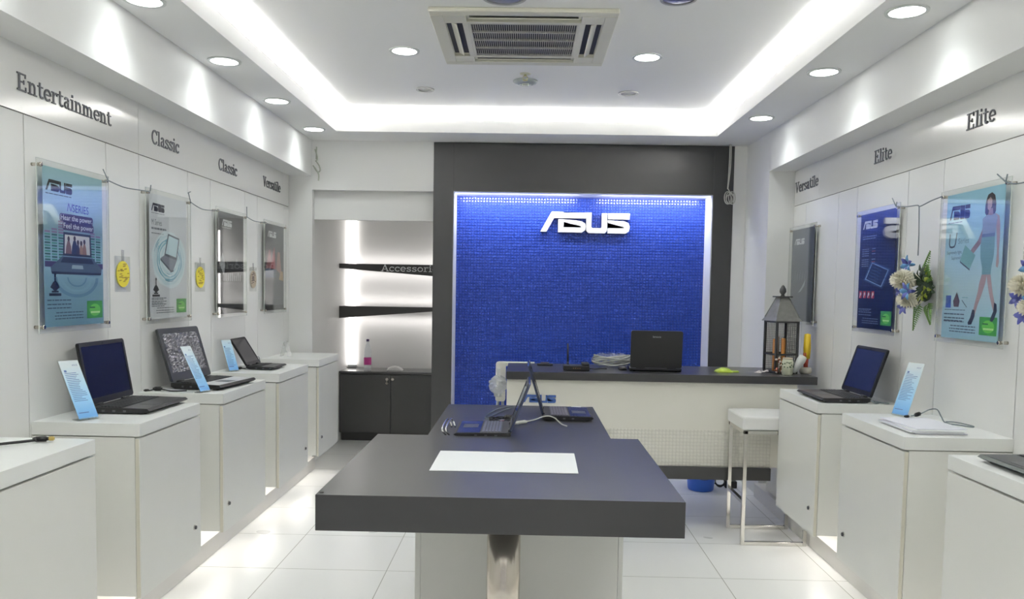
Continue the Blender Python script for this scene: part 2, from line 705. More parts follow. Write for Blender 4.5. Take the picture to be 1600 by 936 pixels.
def wall_side(name, sgn, cols, y_end):
    mb = MB()
    xa, xb = sorted((sgn * (W + 0.006), sgn * (W + 0.2)))
    mb.box(xa, xb, YF, y_end, 0, ZU, 0)
    g = 0.0025
    pa, pb = sorted((sgn * W, sgn * (W + 0.0065)))
    for (y0, y1) in zip(cols[:-1], cols[1:]):
        mb.box(pa, pb, y0 + g, y1 - g, 0.0, 2.140, 1, 0.0012)
    return struct(mb.build(name, [mat('joint_shade', (120, 118, 110), 0.7), PANEL]))


colsL = [YF, -1.9, -1.0, -0.1, 0.36, 0.97, 1.275, 1.88, 2.19, 2.79, 3.10, 3.705, 4.02, 4.60, 4.93, 5.53, 5.79, 6.42, YB]
colsR = [YF, -1.9, -1.0, -0.1, 0.36, 0.97, 1.275, 1.88, 2.22, 2.85, 3.195, 3.83, 4.18, 4.815, 5.10, 5.69, 5.95]
struct(wall_side('wall_left', -1, colsL, YB))
struct(wall_side('wall_right', 1, colsR, YB + 0.3))
# sign bands above the panels
for sgn, nm, joints in ((-1, 'trim_1', [YF, 0.0, 1.35, 2.68, 4.02, 6.40, YB]), (1, 'trim_2', [YF, 0.0, 1.5, 2.9, 5.45, 5.95])):
    mb = MB()
    pa, pb = sorted((sgn * W, sgn * (W + 0.0065)))
    for (y0, y1) in zip(joints[:-1], joints[1:]):
        mb.box(pa, pb, y0 + 0.001, y1 - 0.001, 2.144, ZB + 0.01, 0, 0.001)
    struct(mb.build(nm, mat('sign_band_gloss', (226, 226, 223), 0.12)))
# bulkheads over the display walls, and the pier that closes the right-hand bay
mb = MB()
mb.box(-2.0, -1.75, YF, YB, ZB, ZL + 0.001, 0)
struct(mb.build('trim_3', WALL))
mb = MB()
mb.box(1.75, 2.0, YF, 5.96, ZB, ZL + 0.001, 0)
struct(mb.build('trim_4', WALL))
struct(MB().box(1.75, 2.15, 5.95, YB + 0.3, 0, ZL + 0.001).build('wall_return', WALL))
# lower ceiling border with the upstand that hides the cove light
mb = MB()
X0, X1, Y1 = -1.46, 1.415, 6.17
mb.box(-2.0, X0, YF, YB + 0.3, ZL, ZL + 0.014)
mb.box(X1, 2.0, YF, YB + 0.3, ZL, ZL + 0.014)
mb.box(X0, X1, Y1, YB + 0.3, ZL, ZL + 0.014)
t = 0.018
mb.box(X0 - t, X0, YF, Y1 + t, ZL + 0.013, 2.776)
mb.box(X1, X1 + t, YF, Y1 + t, ZL + 0.013, 2.776)
mb.box(X0, X1, Y1, Y1 + t, ZL + 0.013, 2.776)
# outer walls of the cove
mb.box(-2.0, -1.76, YF, YB + 0.3, ZL + 0.013, ZU)
mb.box(1.72, 2.0, YF, YB + 0.3, ZL + 0.013, ZU)
mb.box(-1.76, 1.72, 6.46, YB + 0.3, ZL + 0.013, ZU)
struct(mb.build('trim_5', CEIL))
# cove lighting behind the upstand, facing the upper ceiling
for nm, lx, ly, L, rz in (('cove_lamp', -1.56, 1.8, 8.6, 0), ('cove_lamp', 1.515, 1.8, 8.6, 0), ('cove_lamp', -0.02, 6.27, 2.9, PI / 2)):
    l = bpy.data.lights.new(nm, 'AREA')
    l.shape = 'RECTANGLE'
    l.size, l.size_y = 0.10, L
    l.energy = COVE_E * L
    l.color = (1.0, 0.985, 0.965)
    o = bpy.data.objects.new(nm, l)
    C.objects.link(o)
    o.location = (lx, ly, 2.715)
    o.rotation_euler = (PI, 0, rz)

# rear wall with the alcove opening at its left
mb = MB()
mb.box(-2.14, -1.745, YB, YB + 0.06, 0, ZL + 0.001)
mb.box(-1.745, -0.62, YB, YB + 0.06, 2.285, ZL + 0.001)
mb.box(1.64, 1.76, YB, YB + 0.08, 0, ZL + 0.001)
mb.box(-0.5, 1.76, YB + 0.3, YB + 0.4, 0, ZL + 0.001)
struct(mb.build('wall_back', WALL))
mb = MB()
mb.box(-2.0, -1.80, YB + 0.06, 8.3, 0, 2.5)
mb.box(-0.70, -0.62, YB + 0.06, 8.3, 0, 2.5)
mb.box(-1.80, -0.70, 8.14, 8.3, 0, 2.5)
mb.box(-1.80, -0.70, YB + 0.06, 8.14, 2.45, 2.52)
mb.box(-1.80, -0.70, 6.635, 6.69, 2.052, 2.46)
struct(mb.build('wall_alcove', WALL))
# low plinths along both display walls
PL = mat('plinth_white', (216, 214, 210), 0.35)
struct(MB().box(-W, -1.72, YF, YB, 0, 0.10, 0, 0.002).build('baseboard_left', PL))
struct(MB().box(1.72, W, YF, 5.95, 0, 0.10, 0, 0.002).build('baseboard_right', PL))


# ================================================================== CEILING FITTINGS
GLOW = emission('lamp_glow', (250, 255, 252), 9.0)
RINGM = mat('fitting_white', (205, 208, 206), 0.4)


def make_downlight():
    r = empty('downlight')
    MB().ring(circ(0.086), circ(0.070), -0.006, 0.006).build('trim_ring', RINGM, r)
    mb = MB()
    mb.lathe([(0.0705, -0.004), (0.0705, -0.0015), (0.0, -0.0015), (0.0, -0.004)][::-1], 28, 0, None, False)
    mb.prism(circ(0.0705, 28), -0.004, -0.002, 0)
    mb.build('diffuser', GLOW, r)
    return r


dl = make_downlight()
spots = [(-1.612, y, ZL) for y in (6.10, 5.20, 4.305, 3.412, 2.515, 1.62, 0.72)] + [(1.553, y, ZL) for y in (5.51, 4.37, 3.44, 2.42, 1.4, 0.4)] + \
        [(-0.717, 4.67, ZU), (0.67, 4.737, ZU), (-0.72, 2.6, ZU), (0.67, 2.6, ZU), (-0.72, 1.1, ZU), (0.67, 1.1, ZU)]
DLAB = ['leftmost row of the ceiling, downlight nearest the rear wall', 'second downlight from the rear wall above the left signs',
        'third downlight from the rear wall above the left signs', 'fourth downlight from the rear wall above the left signs, cut by the frame']
RLAB = ['lit downlight nearest the rear wall on the right border', 'middle lit downlight of the three on the right border',
        'largest lit downlight on the right border, nearest the viewer']
UL = ['lit downlight left of the air conditioner on the raised ceiling', 'lit downlight right of the air conditioner on the raised ceiling']
GEN = 'lit downlight in the ceiling behind the viewer'
for i, p in enumerate(spots):
    o = dl if i == 0 else copy_tree(dl)
    o.location = p
    if i < 7:
        lab, grp = (DLAB[i] if i < 4 else GEN), 'downlights on the left border'
    elif i < 13:
        lab, grp = (RLAB[i - 7] if i - 7 < 3 else GEN), 'downlights on the right border'
    else:
        lab, grp = (UL[i - 13] if i - 13 < 2 else GEN), 'downlights on the raised ceiling'
    tag(o, lab, 'light', grp if lab != GEN else 'downlights behind the viewer')
for i, p in enumerate(spots):
    l = bpy.data.lights.new('downlight_beam', 'SPOT')
    l.energy = DOWN_W * (1.0 if i < 13 else 1.3)
    l.spot_size = math.radians(132)
    l.spot_blend = 1.0
    l.shadow_soft_size = 0.055
    l.color = (0.94, 1.0, 0.985)
    o = bpy.data.objects.new('downlight_beam', l)
    C.objects.link(o)
    o.location = (p[0], p[1], p[2] - 0.012)

# unlit fittings
UNLIT = mat('unlit_lens', (128, 132, 150), 0.3)


def ring_fitting(name, x, y, r, lensmat, label, cat, inner=0.72, dome=0.0):
    o = empty(name, (x, y, ZU))
    MB().ring(circ(r), circ(r * inner), -0.008, 0.0).build('trim_ring', mat('fitting_satin', (172, 172, 170), 0.35), o)
    mb = MB()
    mb.lathe([(0.0, -0.003 - dome), (r * inner * 0.6, -0.003 - dome * 0.7), (r * inner, -0.002)], 28, 0, None, False)
    mb.build('lens', lensmat, o)
    return tag(o, label, cat)


ring_fitting('spotlight', -0.71, 5.55, 0.062, mat('spot_lens', (190, 190, 186), 0.3), 'small unlit ring spotlight left of the ceiling speaker disc', 'light')
ring_fitting('spotlight', 0.67, 5.58, 0.068, mat('spot_lens', (190, 190, 186), 0.3), 'small unlit ring spotlight right of the ceiling speaker disc', 'light')
ring_fitting('ceiling_light', -0.125, 3.80, 0.105, UNLIT, 'unlit round ceiling light cut by the top edge, in front of air conditioner', 'light', 0.86, 0.012)
ring_fitting('ceiling_light', 0.675, 3.80, 0.085, mat('unlit_lens_blue', (92, 96, 130), 0.3), 'unlit bluish ceiling light cut by the top edge, right of air conditioner', 'light', 0.86, 0.012)
o = empty('smoke_detector', (-0.029, 5.30, ZU))
MB().lathe([(0.0, -0.022), (0.045, -0.022), (0.070, -0.017), (0.080, -0.008), (0.080, -0.001), (0.0, -0.001)], 32, 0, None, False).build('housing', mat('detector_grey', (150, 158, 160), 0.5), o)
mb = MB()
mb.lathe([(0.0, -0.030), (0.016, -0.030), (0.026, -0.022), (0.0, -0.021)], 20, 0, None, False)
for k in range(6):
    a = k * PI / 3
    mb.cyl((0.034 * math.cos(a), 0.034 * math.sin(a), -0.0215), (0.030 * math.cos(a), 0.030 * math.sin(a), -0.027), 0.004, seg=8)
mb.build('sensor_cap', mat('detector_cap', (178, 182, 170), 0.5), o)
tag(o, 'round grey smoke detector on the ceiling behind the air conditioner', 'detector')
o = empty('sprinkler', (-0.030, 5.13, ZU))
MB().lathe([(0.0, -0.006), (0.030, -0.005), (0.036, -0.0005), (0.0, -0.0005)], 24, 0, None, False).build('escutcheon', mat('sprinkler_cream', (206, 204, 186), 0.35), o)
mb = MB()
mb.cyl((0, 0, -0.004), (0, 0, -0.016), 0.008, seg=12)
for sx in (-1, 1):
    mb.tube([(sx * 0.008, 0, -0.014), (sx * 0.016, 0, -0.026), (sx * 0.003, 0, -0.040)], 0.0022, 6)
mb.lathe([(0.0, -0.043), (0.017, -0.043), (0.017, -0.041), (0.0, -0.040)], 16, 0, None, False)
mb.build('deflector', mat('sprinkler_brass', (176, 168, 120), 0.3, metal=0.7), o)
tag(o, 'tiny sprinkler head between air conditioner and smoke detector', 'sprinkler')

# ---- cassette air conditioner
ac = empty('air_conditioner', (-0.036, 4.405, ZU))
ACM = mat('ac_plastic', (206, 204, 190), 0.45)
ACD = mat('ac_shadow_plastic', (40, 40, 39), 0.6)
H = 0.46
mb = MB()
# panel with the middle and four slots left open
G = 0.268
SL = 0.285
mb.box(-H, H, -H, -0.395, -0.022, 0.0, 0, 0.006)
mb.box(-H, H, 0.395, H, -0.022, 0.0, 0, 0.006)
mb.box(-H, -0.395, -0.395, 0.395, -0.022, 0.0, 0, 0.004)
mb.box(0.395, H, -0.395, 0.395, -0.022, 0.0, 0, 0.004)
mb.box(-0.395, 0.395, -0.395, 0.395, -0.006, 0.0, 0)
for sx in (-1, 1):
    for sy in (-1, 1):
        xa, xb = sorted((sx * SL, sx * 0.395))
        ya, yb = sorted((sy * SL, sy * 0.395))
        mb.box(xa, xb, ya, yb, -0.022, 0.0, 0, 0.002)
for s_ in (-1, 1):
    a, b = sorted((s_ * (G + 0.012), s_ * (G + 0.04)))
    mb.box(a, b, -SL, SL, -0.022, 0.0, 0, 0.002)
    mb.box(-SL, SL, a, b, -0.022, 0.0, 0, 0.002)
mb.build('fascia', ACM, ac)
for k in range(4):
    mb = MB()
    M = Matrix.Rotation(k * PI / 2, 4, 'Z')
    mb.box(-0.27, 0.27, 0.312, 0.392, -0.0065, -0.004, 1, 0, M)
    q = Matrix.Translation((0, 0.352, -0.014)) @ Matrix.Rotation(math.radians(-32 if k == 2 else 28), 4, 'X')
    mb.box(-0.268, 0.268, -0.016, 0.016, -0.003, 0.003, 0, 0.001, M @ q)
    mb.build('louvre', [ACM, ACD], ac)
mb = MB()
mb.box(-G, G, -G, G, -0.010, -0.006, 1)
for k in range(5):
    y = -G + 2 * G * k / 4
    mb.box(-G, G, y - 0.005, y + 0.005, -0.020, -0.010, 0)
n = 48
for k in range(n + 1):
    x = -G + 2 * G * k / n
    mb.box(x - 0.0019, x + 0.0019, -G, G, -0.018, -0.010, 0)
mb.build('grille', [mat('ac_grille', (176, 174, 164), 0.5), ACD], ac)
mb = MB()
for s_ in (-1, 1):
    a, b = sorted((s_ * (G + 0.001), s_ * (G + 0.012)))
    mb.box(a, b, -G - 0.012, G + 0.012, -0.020, -0.004, 0)
    mb.box(-G - 0.012, G + 0.012, a, b, -0.020, -0.004, 0)
for s_ in (-1, 1):
    mb.box(s_ * 0.2 - 0.012, s_ * 0.2 + 0.012, -G - 0.030, -G - 0.022, -0.025, -0.02, 0)
mb.build('grille_frame', ACM, ac)
tag(ac, 'square cassette air conditioner with slatted grille in the raised ceiling', 'air conditioner')


# ================================================================== REAR BACKDROP
bd = empty('backdrop_panel', (0, 6.55, 0))
# inside coordinates: y = 0 is the front face
mb = MB()
mb.box(-0.762, -0.600, 0, 0.30, 0, 2.676, 0, 0.002)
mb.box(1.487, 1.645, 0, 0.30, 0, 2.676, 0, 0.002)
mb.box(-0.600, 1.487, 0, 0.30, 2.290, 2.676, 0)
mb.build('frame', DARK, bd)
REV = mat('reveal_white', (236, 236, 238), 0.3)
mb = MB()
mb.box(-0.600, -0.594, 0.012, 0.262, 0, 2.290, 0)
mb.box(1.481, 1.487, 0.012, 0.262, 0, 2.290, 0)
mb.box(-0.594, 1.481, 0.012, 0.262, 2.284, 2.290, 0)
mb.build('reveal', REV, bd)
mb = MB()
mb.box(-0.594, 1.481, 0.262, 0.30, 0, 2.284, 1)
pt, nx, nz = 0.02415, 86, 94
for i in range(nx):
    for j in range(nz):
        x, z = -0.594 + pt * (i + 0.5), 0.004 + pt * (j + 0.5)
        a, c = pt * 0.46, pt * 0.27
        o_ = [mb.bm.verts.new((x + sx * a, 0.262, z + sz * a)) for sx, sz in ((-1, -1), (1, -1), (1, 1), (-1, 1))]
        i_ = [mb.bm.verts.new((x + sx * c, 0.2555, z + sz * c)) for sx, sz in ((-1, -1), (1, -1), (1, 1), (-1, 1))]
        mb.bm.faces.new(i_)
        for k in range(4):
            mb.bm.faces.new((o_[k], o_[(k + 1) % 4], i_[(k + 1) % 4], i_[k]))
mb.build('mosaic_face', [mat('blue_tile', (46, 70, 156), 0.2), mat('blue_grout', (26, 44, 120), 0.5)], bd)
tag(bd, 'charcoal framed backdrop with a blue mosaic recess behind the counter', 'wall panel')
for lx, L in ((-0.08, 0.98), (1.03, 0.86)):
    lamp('backdrop_lamp', 'AREA', PANEL_E * L, bd, (lx, 0.06, 2.272), (math.radians(38), 0, 0), (0.88, 0.93, 1.0), shape='RECTANGLE', size=L, size_y=0.03)

# ---- raised logo letters on the mosaic
sg = empty('logo_sign', mw=wall_frame('back', 0.108, 6.8045, 1.985))
LW = mat('letter_white', (196, 196, 196), 0.45)
for polys in logo_letters():
    mb = MB()
    for p in polys:
        mb.prism([(a * 0.1695, b * 0.172) for a, b in p], 0.004, 0.045, 0)
    mb.build('letter', LW, sg)
tag(sg, 'raised white logo letters on the blue mosaic backdrop', 'sign')

# ---- looped pull cords beside the backdrop and at the left corner
mb = MB()
mb.tube([(1.594, 6.5, 2.68), (1.592, 6.5, 2.5), (1.585, 6.5, 2.33)], 0.004, 6)
mb.tube([(1.604, 6.5, 2.68), (1.603, 6.5, 2.5), (1.588, 6.5, 2.33)], 0.004, 6)
for (cx, cz, rx, rz, ph) in ((1.588, 2.262, .026, .05, 0), (1.605, 2.262, .03, .046, .4), (1.622, 2.262, .028, .05, .8), (1.60, 2.25, .024, .036, 1.2)):
    mb.tube([(cx + rx * math.cos(a), 6.5 + 0.008 * math.sin(a + ph), cz + rz * math.sin(a)) for a in [2 * PI * k / 10 for k in range(10)]], 0.004, 6, closed=True, sub=3)
mb.tube([(1.586, 6.5, 2.34), (1.605, 6.496, 2.305), (1.636, 6.496, 2.27)], 0.0045, 6)
tag(mb.build('pull_cord', CORDW), 'looped white cord hanging over the right edge of charcoal backdrop', 'cord')
mb = MB()
mb.tube([(-1.712, 6.52, 2.60), (-1.69, 6.51, 2.53), (-1.70, 6.505, 2.50)], 0.006, 6)
mb.tube([(-1.70, 6.52, 2.62), (-1.70, 6.51, 2.52)], 0.005, 6)
mb.tube([(-1.705, 6.51, 2.51), (-1.676, 6.505, 2.47), (-1.668, 6.505, 2.43), (-1.69, 6.505, 2.42), (-1.715, 6.505, 2.455)], 0.006, 6)
mb.tube([(-1.725, 6.505, 2.47), (-1.70, 6.5, 2.44), (-1.68, 6.505, 2.40), (-1.682, 6.51, 2.35)], 0.006, 6)
tag(mb.build('cable_coil', mat('cable_grey_green', (178, 182, 170), 0.6)), 'coiled pale cable hanging from the ceiling corner above the alcove', 'cable')

# ================================================================== ALCOVE
ca = empty('storage_cabinet', (-1.25, 7.75, 0))
mb = MB()
mb.box(-0.548, 0.54, 0.0, 0.385, 0.668, 0.69, 0, 0.002)
mb.build('counter_top', mat('charcoal_top', (82, 82, 82), 0.18), ca)
mb = MB()
mb.box(-0.548, 0.54, 0.03, 0.385, 0.09, 0.668, 0)
mb.box(-0.54, 0.53, 0.08, 0.36, 0.0, 0.09, 0)
mb.build('carcass', DARK, ca)
KEY = mat('lock_metal', (190, 186, 178), 0.25, metal=0.9)
for x0, x1, kx in ((-0.546, -0.0495, -0.082), (-0.0455, 0.45, -0.027)):
    d = MB().box(x0, x1, 0.006, 0.028, 0.092, 0.662, 0, 0.0015).build('door', mat('charcoal_laminate_lightened', (68, 68, 68), 0.36), ca)  # same charcoal laminate as the frame, colour lightened to offset the alcove's shade
    mb = MB()
    mb.cyl((kx, 0.006, 0.618), (kx, -0.008, 0.618), 0.014, seg=16)
    if kx < -0.05:
        mb.box(kx - 0.003, kx + 0.003, -0.014, -0.006, 0.585, 0.625, 0, 0.001)
        mb.cyl((kx, -0.011, 0.58), (kx, -0.006, 0.575), 0.013, seg=14)
    mb.build('lock', KEY, d)
mb = MB().box(0.454, 0.54, 0.006, 0.028, 0.092, 0.662, 0, 0.0015).build('filler_panel', DARK, ca)
tag(ca, 'low charcoal cabinet with two doors in the lit alcove', 'cabinet')


def wedge_shelf(zt, zl, zr, label):
    o = empty('display_shelf', (-1.80, 7.75, zt))
    mb = MB()
    M = Matrix.Rotation(PI / 2, 4, 'X')
    mb.prism([(0, 0), (1.098, 0), (1.098, zr - zt), (0, zl - zt)], -0.012, 0.0, 0, M)
    mb.build('fascia', DARK, o)
    MB().box(0, 1.098, 0.012, 0.25, -0.03, -0.002, 0).build('board', DARK, o)
    tag(o, label, 'shelf', 'wedge shelves in the alcove')
    return o


wedge_shelf(1.728, 1.683, 1.607, 'upper charcoal wedge shelf carrying white lettering in the alcove')
wedge_shelf(1.320, 1.203, 1.298, 'lower charcoal wedge shelf above the alcove cabinet')
mb = MB()
slab_word(mb, 'Accessories', 0.064, 0.0005, 0.004, width=0.60, weight=0.85)
o = mb.build('lettering', mat('letter_pale', (226, 229, 230), 0.5))
o.matrix_world = wall_frame('back', -1.394, 7.75, 1.660)
tag(o, 'white slab serif word Accessories on the upper alcove shelf', 'lettering')
# alcove lamps
TUBE = emission('tube_glow', (255, 250, 246), 3.2)
tl = empty('tube_light', (-1.752, 8.115, 0.72))
MB().box(-0.038, 0.038, -0.012, 0.02, 0.0, 1.5, 0, 0.004).build('diffuser', TUBE, tl)
MB().box(-0.04, 0.04, -0.014, 0.022, -0.02, 0.0, 0).build('end_cap', RINGM, tl)
MB().box(-0.04, 0.04, -0.014, 0.022, 1.5, 1.52, 0).build('end_cap', RINGM, tl)
tag(tl, 'bright vertical tube light at the left of the alcove back wall', 'light')
for (lx, ly, lz, rot, sx, sy, e) in (
        (-0.72, 8.08, 1.40, (PI / 2, 0, PI / 2), 0.04, 1.3, 1.0),
        (-1.26, 8.06, 1.745, (math.radians(150), 0, 0), 1.0, 0.03, 0.45), (-1.26, 8.06, 1.66, (math.radians(30), 0, 0), 1.0, 0.03, 0.45),
        (-1.26, 8.06, 1.345, (math.radians(150), 0, 0), 1.0, 0.03, 0.45), (-1.26, 8.06, 1.20, (math.radians(30), 0, 0), 1.0, 0.03, 0.45)):
    l = bpy.data.lights.new('alcove_lamp', 'AREA')
    l.shape = 'RECTANGLE'
    l.size, l.size_y = sx, sy
    l.energy = ALCOVE_E * e
    l.color = (1.0, 0.955, 0.94)
    o = bpy.data.objects.new('alcove_lamp', l)
    C.objects.link(o)
    o.location = (lx, ly, lz)
    o.rotation_euler = rot

# bottle and packet on the alcove cabinet
b = empty('water_bottle', (-1.545, 7.87, 0.69))
MB().lathe([(0.0, 0.001), (0.034, 0.001), (0.037, 0.008), (0.035, 0.03), (0.037, 0.05), (0.037, 0.15), (0.033, 0.165), (0.036, 0.185), (0.03, 0.22), (0.015, 0.265), (0.013, 0.285), (0.0, 0.286)], 20, 0, None, False).build('body', clear('bottle_plastic', (0.93, 0.95, 0.97), 1.4, 0.05, 0.1), b)
MB().lathe([(0.0375, 0.055), (0.0375, 0.125)], 20, 0, None, False).build('label_band', mat('pink_label', (190, 60, 140), 0.45), b)
MB().lathe([(0.0, 0.306), (0.014, 0.306), (0.015, 0.285), (0.0, 0.285)], 16, 0, None, False).build('cap', mat('cap_violet', (96, 80, 130), 0.4), b)
tag(b, 'clear water bottle with pink label on the alcove cabinet', 'bottle')
mb = MB()
mb.grid(lambda u, v: Vector((-0.078 + 0.156 * u, -0.05 + 0.1 * v, 0.004 + 0.042 * math.sin(PI * u) ** 0.6 * math.sin(PI * v) ** 0.6 + 0.004 * math.sin(23 * u) * math.cos(17 * v))), 14, 10)
mb.prism(rrect(-0.078, 0.078, -0.05, 0.05, 0.02), 0.0, 0.005)
o = mb.build('plastic_packet', mat('packet_white', (206, 206, 204), 0.35))
o.location = (-1.28, 7.90, 0.6905)
tag(o, 'small crumpled white packet beside the water bottle in the alcove', 'packet')

# ================================================================== DISPLAY CABINETS
UNDER = emission('strip_glow', (255, 250, 244), UNDER_E)
LOCKM = mat('lock_dark', (70, 70, 72), 0.3, metal=0.8)


def display_cabinet(side, y0, y1, lock_near, label, zs=0.90, near_edge=True):
    """floats on the wall; slab on top, door facing the aisle"""
    s = -1 if side == 'left' else 1
    cy = (y0 + y1) / 2
    hw = (y1 - y0) / 2
    r = empty('display_cabinet', (s * W, cy, 0))
    dpt = W - XC                       # local: d = distance from the wall into the room

    def bx(mb, d0, d1, a, b, z0, z1, mi=0, bev=0.0):
        xa, xb = sorted((-s * d0, -s * d1))
        mb.box(xa, xb, a, b, z0, z1, mi, bev)
    mb = MB()
    bx(mb, 0.0005, dpt, -hw, hw, zs, zs + 0.052, 0, 0.0018)
    mb.build('worktop', LAMTOP, r)
    mb = MB()
    bx(mb, 0.0005, dpt - 0.022, -hw + 0.004, hw - 0.004, 0.255, zs - 0.004, 0, 0.001)
    mb.build('carcass', LAM, r)
    mb = MB()
    bx(mb, dpt - 0.0185, dpt - 0.001, -hw + 0.001, hw - 0.001, 0.250, zs - 0.008, 0, 0.001)
    bx(mb, dpt - 0.0185, dpt - 0.004, -hw - 0.0005, -hw + 0.0015, 0.2515, zs - 0.0095, 1)
    d = mb.build('door', [LAM, EDGE], r)
    ly = -hw + 0.065 if lock_near else hw - 0.075
    mb = MB()
    mb.cyl((-s * (dpt - 0.002), ly, 0.385), (-s * (dpt + 0.004), ly, 0.385), 0.0125, seg=16, mi=1)
    mb.cyl((-s * (dpt + 0.002), ly, 0.385), (-s * (dpt + 0.009), ly, 0.385), 0.0085, seg=14, mi=0)
    mb.build('lock', [LOCKM, CHROME], d)
    mb = MB()
    bx(mb, 0.20, 0.225, -hw + 0.02, hw - 0.02, 0.243, 0.2545, 0)
    mb.build('light_strip', UNDER, r)
    tag(r, label, 'cabinet', 'white display cabinets along the walls')
    return r


display_cabinet('left', 2.13, 2.785, False, 'white wall cabinet nearest on the left, with a black cable on top')
display_cabinet('left', 3.11, 3.70, False, 'white wall cabinet under the open black laptop and blue card')
display_cabinet('left', 3.985, 4.64, True, 'white wall cabinet carrying the laptop with the crinkled foil screen', 0.905)
display_cabinet('left', 4.905, 5.56, False, 'white wall cabinet carrying the small netbook', 0.91)
display_cabinet('left', 5.86, 6.47, True, 'white wall cabinet beside the alcove with a small clear stand', 0.915)
display_cabinet('right', 4.135, 4.755, True, 'white wall cabinet beside the stool, under an open laptop', 0.895)
display_cabinet('right', 3.185, 3.815, False, 'white wall cabinet on the right with papers and a blue card', 0.895)
display_cabinet('right', 2.20, 2.855, True, 'white wall cabinet at the right edge with part of a laptop', 0.893)
ZT = 0.953


# ================================================================== SIGN WORDS ON THE WALLS
def wall_word(side, word, y, z, cap, width, label):
    mb = MB()
    slab_word(mb, word, cap, 0.0006, 0.004, width=width)
    o = mb.build('lettering', LETTER)
    s = -1 if side == 'left' else 1
    o.matrix_world = wall_frame(side, s * W, y, z)
    return tag(o, label, 'lettering', 'range names on the sign bands')


wall_word('left', 'Entertainment', 3.062, 2.224, 0.068, 0.695, 'dark slab serif word Entertainment on the left wall')
wall_word('left', 'Classic', 4.158, 2.220, 0.074, 0.33, 'larger word Classic on the left wall, next to Entertainment')
wall_word('left', 'Classic', 5.060, 2.220, 0.074, 0.325, 'smaller word Classic on the left wall, next to Versatile')
wall_word('left', 'Versatile', 5.918, 2.228, 0.075, 0.415, 'dark word Versatile on the left wall near the alcove')
wall_word('right', 'Elite', 3.652, 2.236, 0.074, 0.222, 'larger word Elite on the right wall above the light blue poster')
wall_word('right', 'Elite', 4.600, 2.236, 0.075, 0.218, 'smaller word Elite on the right wall above the navy poster')
wall_word('right', 'Versatile', 5.920, 2.232, 0.076, 0.455, 'dark word Versatile on the right wall above the lantern')


# ================================================================== POSTERS
PZ = 0.0016


def poster(side, y, label, base, art, h=0.64, w=0.445):
    s = -1 if side == 'left' else 1
    r = empty('poster', mw=wall_frame(side, s * W, y, 1.640))
    mb = MB()
    mb.box(-w / 2, w / 2, -h / 2, h / 2, 0.0, 0.0008, 0)
    mats = [base]

    def mi(m_):
        if m_ not in mats:
            mats.append(m_)
        return mats.index(m_)
    art(mb, mi)
    mb.build('print', mats, r, (0, 0, 0.0265), fix=False)
    mb = MB()
    mb.box(-0.27, 0.27, -0.342, 0.342, 0.0300, 0.0340, 0, 0.0008)
    mb.build('acrylic_panel', ACRY, r)
    mb = MB()
    mb.box(-0.2705, -0.2695, -0.342, 0.342, 0.0300, 0.0340, 0)
    mb.box(0.2695, 0.2705, -0.342, 0.342, 0.0300, 0.0340, 0)
    mb.box(-0.27, 0.27, 0.3415, 0.3425, 0.0300, 0.0340, 0)
    mb.box(-0.27, 0.27, -0.3425, -0.3415, 0.0300, 0.0340, 0)
    mb.build('polished_edge', ACRYE, r)
    for sx in (-1, 1):
        for sy in (-1, 1):
            x, yy = sx * 0.247, sy * 0.318
            mb = MB()
            mb.cyl((x, yy, 0.0005), (x, yy, 0.0302), 0.007, seg=14)
            mb.cyl((x, yy, 0.0338), (x, yy, 0.041), 0.009, 0.0075, seg=14)
            mb.build('standoff', STEEL, r)
    return tag(r, label, 'poster', 'posters in clear acrylic on standoffs')


def L_(k):
    return 0.0010 + 0.00022 * k


def flat(mb, poly, k, i, M=None):
    mb.prism(poly, L_(k), L_(k), i, M)


def rect(mb, x0, x1, y0, y1, k, i):
    flat(mb, [(x0, y0), (x1, y0), (x1, y1), (x0, y1)], k, i)


def lines(mb, x0, x1, ys, th, k, i, rag=0.12, right=False):
    rnd = random.Random(int(abs(x0 * 1000)) + len(ys))
    for y in ys:
        e = (x1 - x0) * rnd.uniform(0, rag)
        a, b = (x0 + e, x1) if right else (x0, x1 - e)
        # broken into word-sized dashes
        x = a
        while x < b - 0.004:
            L = min(b - x, rnd.uniform(0.012, 0.035))
            rect(mb, x, x + L, y, y + th, k, i)
            x += L + 0.004


def common(mb, mi, dark, green_glow=False):
    """icon, small print and green box at the foot of every poster"""
    d = mi(dark)
    lines(mb, -0.205, -0.03, [-0.215, -0.232, -0.247], 0.005, 1, d)
    lines(mb, -0.16, 0.055, [-0.266, -0.279, -0.291], 0.0045, 1, d, right=True)
    rect(mb, 0.085, 0.212, -0.294, -0.218, 1, mi(mat('print_green', (58, 150, 58), 0.5)))
    flat(mb, circ(0.045, 20, 0.15, -0.258, 0.027), 2, mi(mat('print_lime', (104, 190, 66), 0.5)))
    rect(mb, 0.115, 0.19, -0.272, -0.264, 3, mi(mat('print_pale_green', (190, 226, 150), 0.5)))
    rect(mb, 0.108, 0.150, -0.250, -0.244, 3, mi(mat('print_deep_green', (30, 96, 40), 0.5)))


def icon(mb, mi, x, y, k=1):
    b_ = mi(LOGOBLACK)
    flat(mb, circ(0.022, 14, x, y, 0.020), k, b_)
    rect(mb, x - 0.005, x + 0.006, y + 0.015, y + 0.052, k, b_)
    flat(mb, circ(0.008, 10, x + 0.001, y + 0.05), k, b_)
    flat(mb, [(x - 0.034, y - 0.005), (x - 0.018, y + 0.012), (x - 0.018, y - 0.012)], k, b_)
    flat(mb, [(x + 0.034, y - 0.005), (x + 0.018, y + 0.012), (x + 0.018, y - 0.012)], k, b_)
    rect(mb, x - 0.042, x + 0.042, y - 0.040, y - 0.029, k, b_)
    rect(mb, x - 0.024, x + 0.024, y - 0.026, y - 0.019, k, b_)


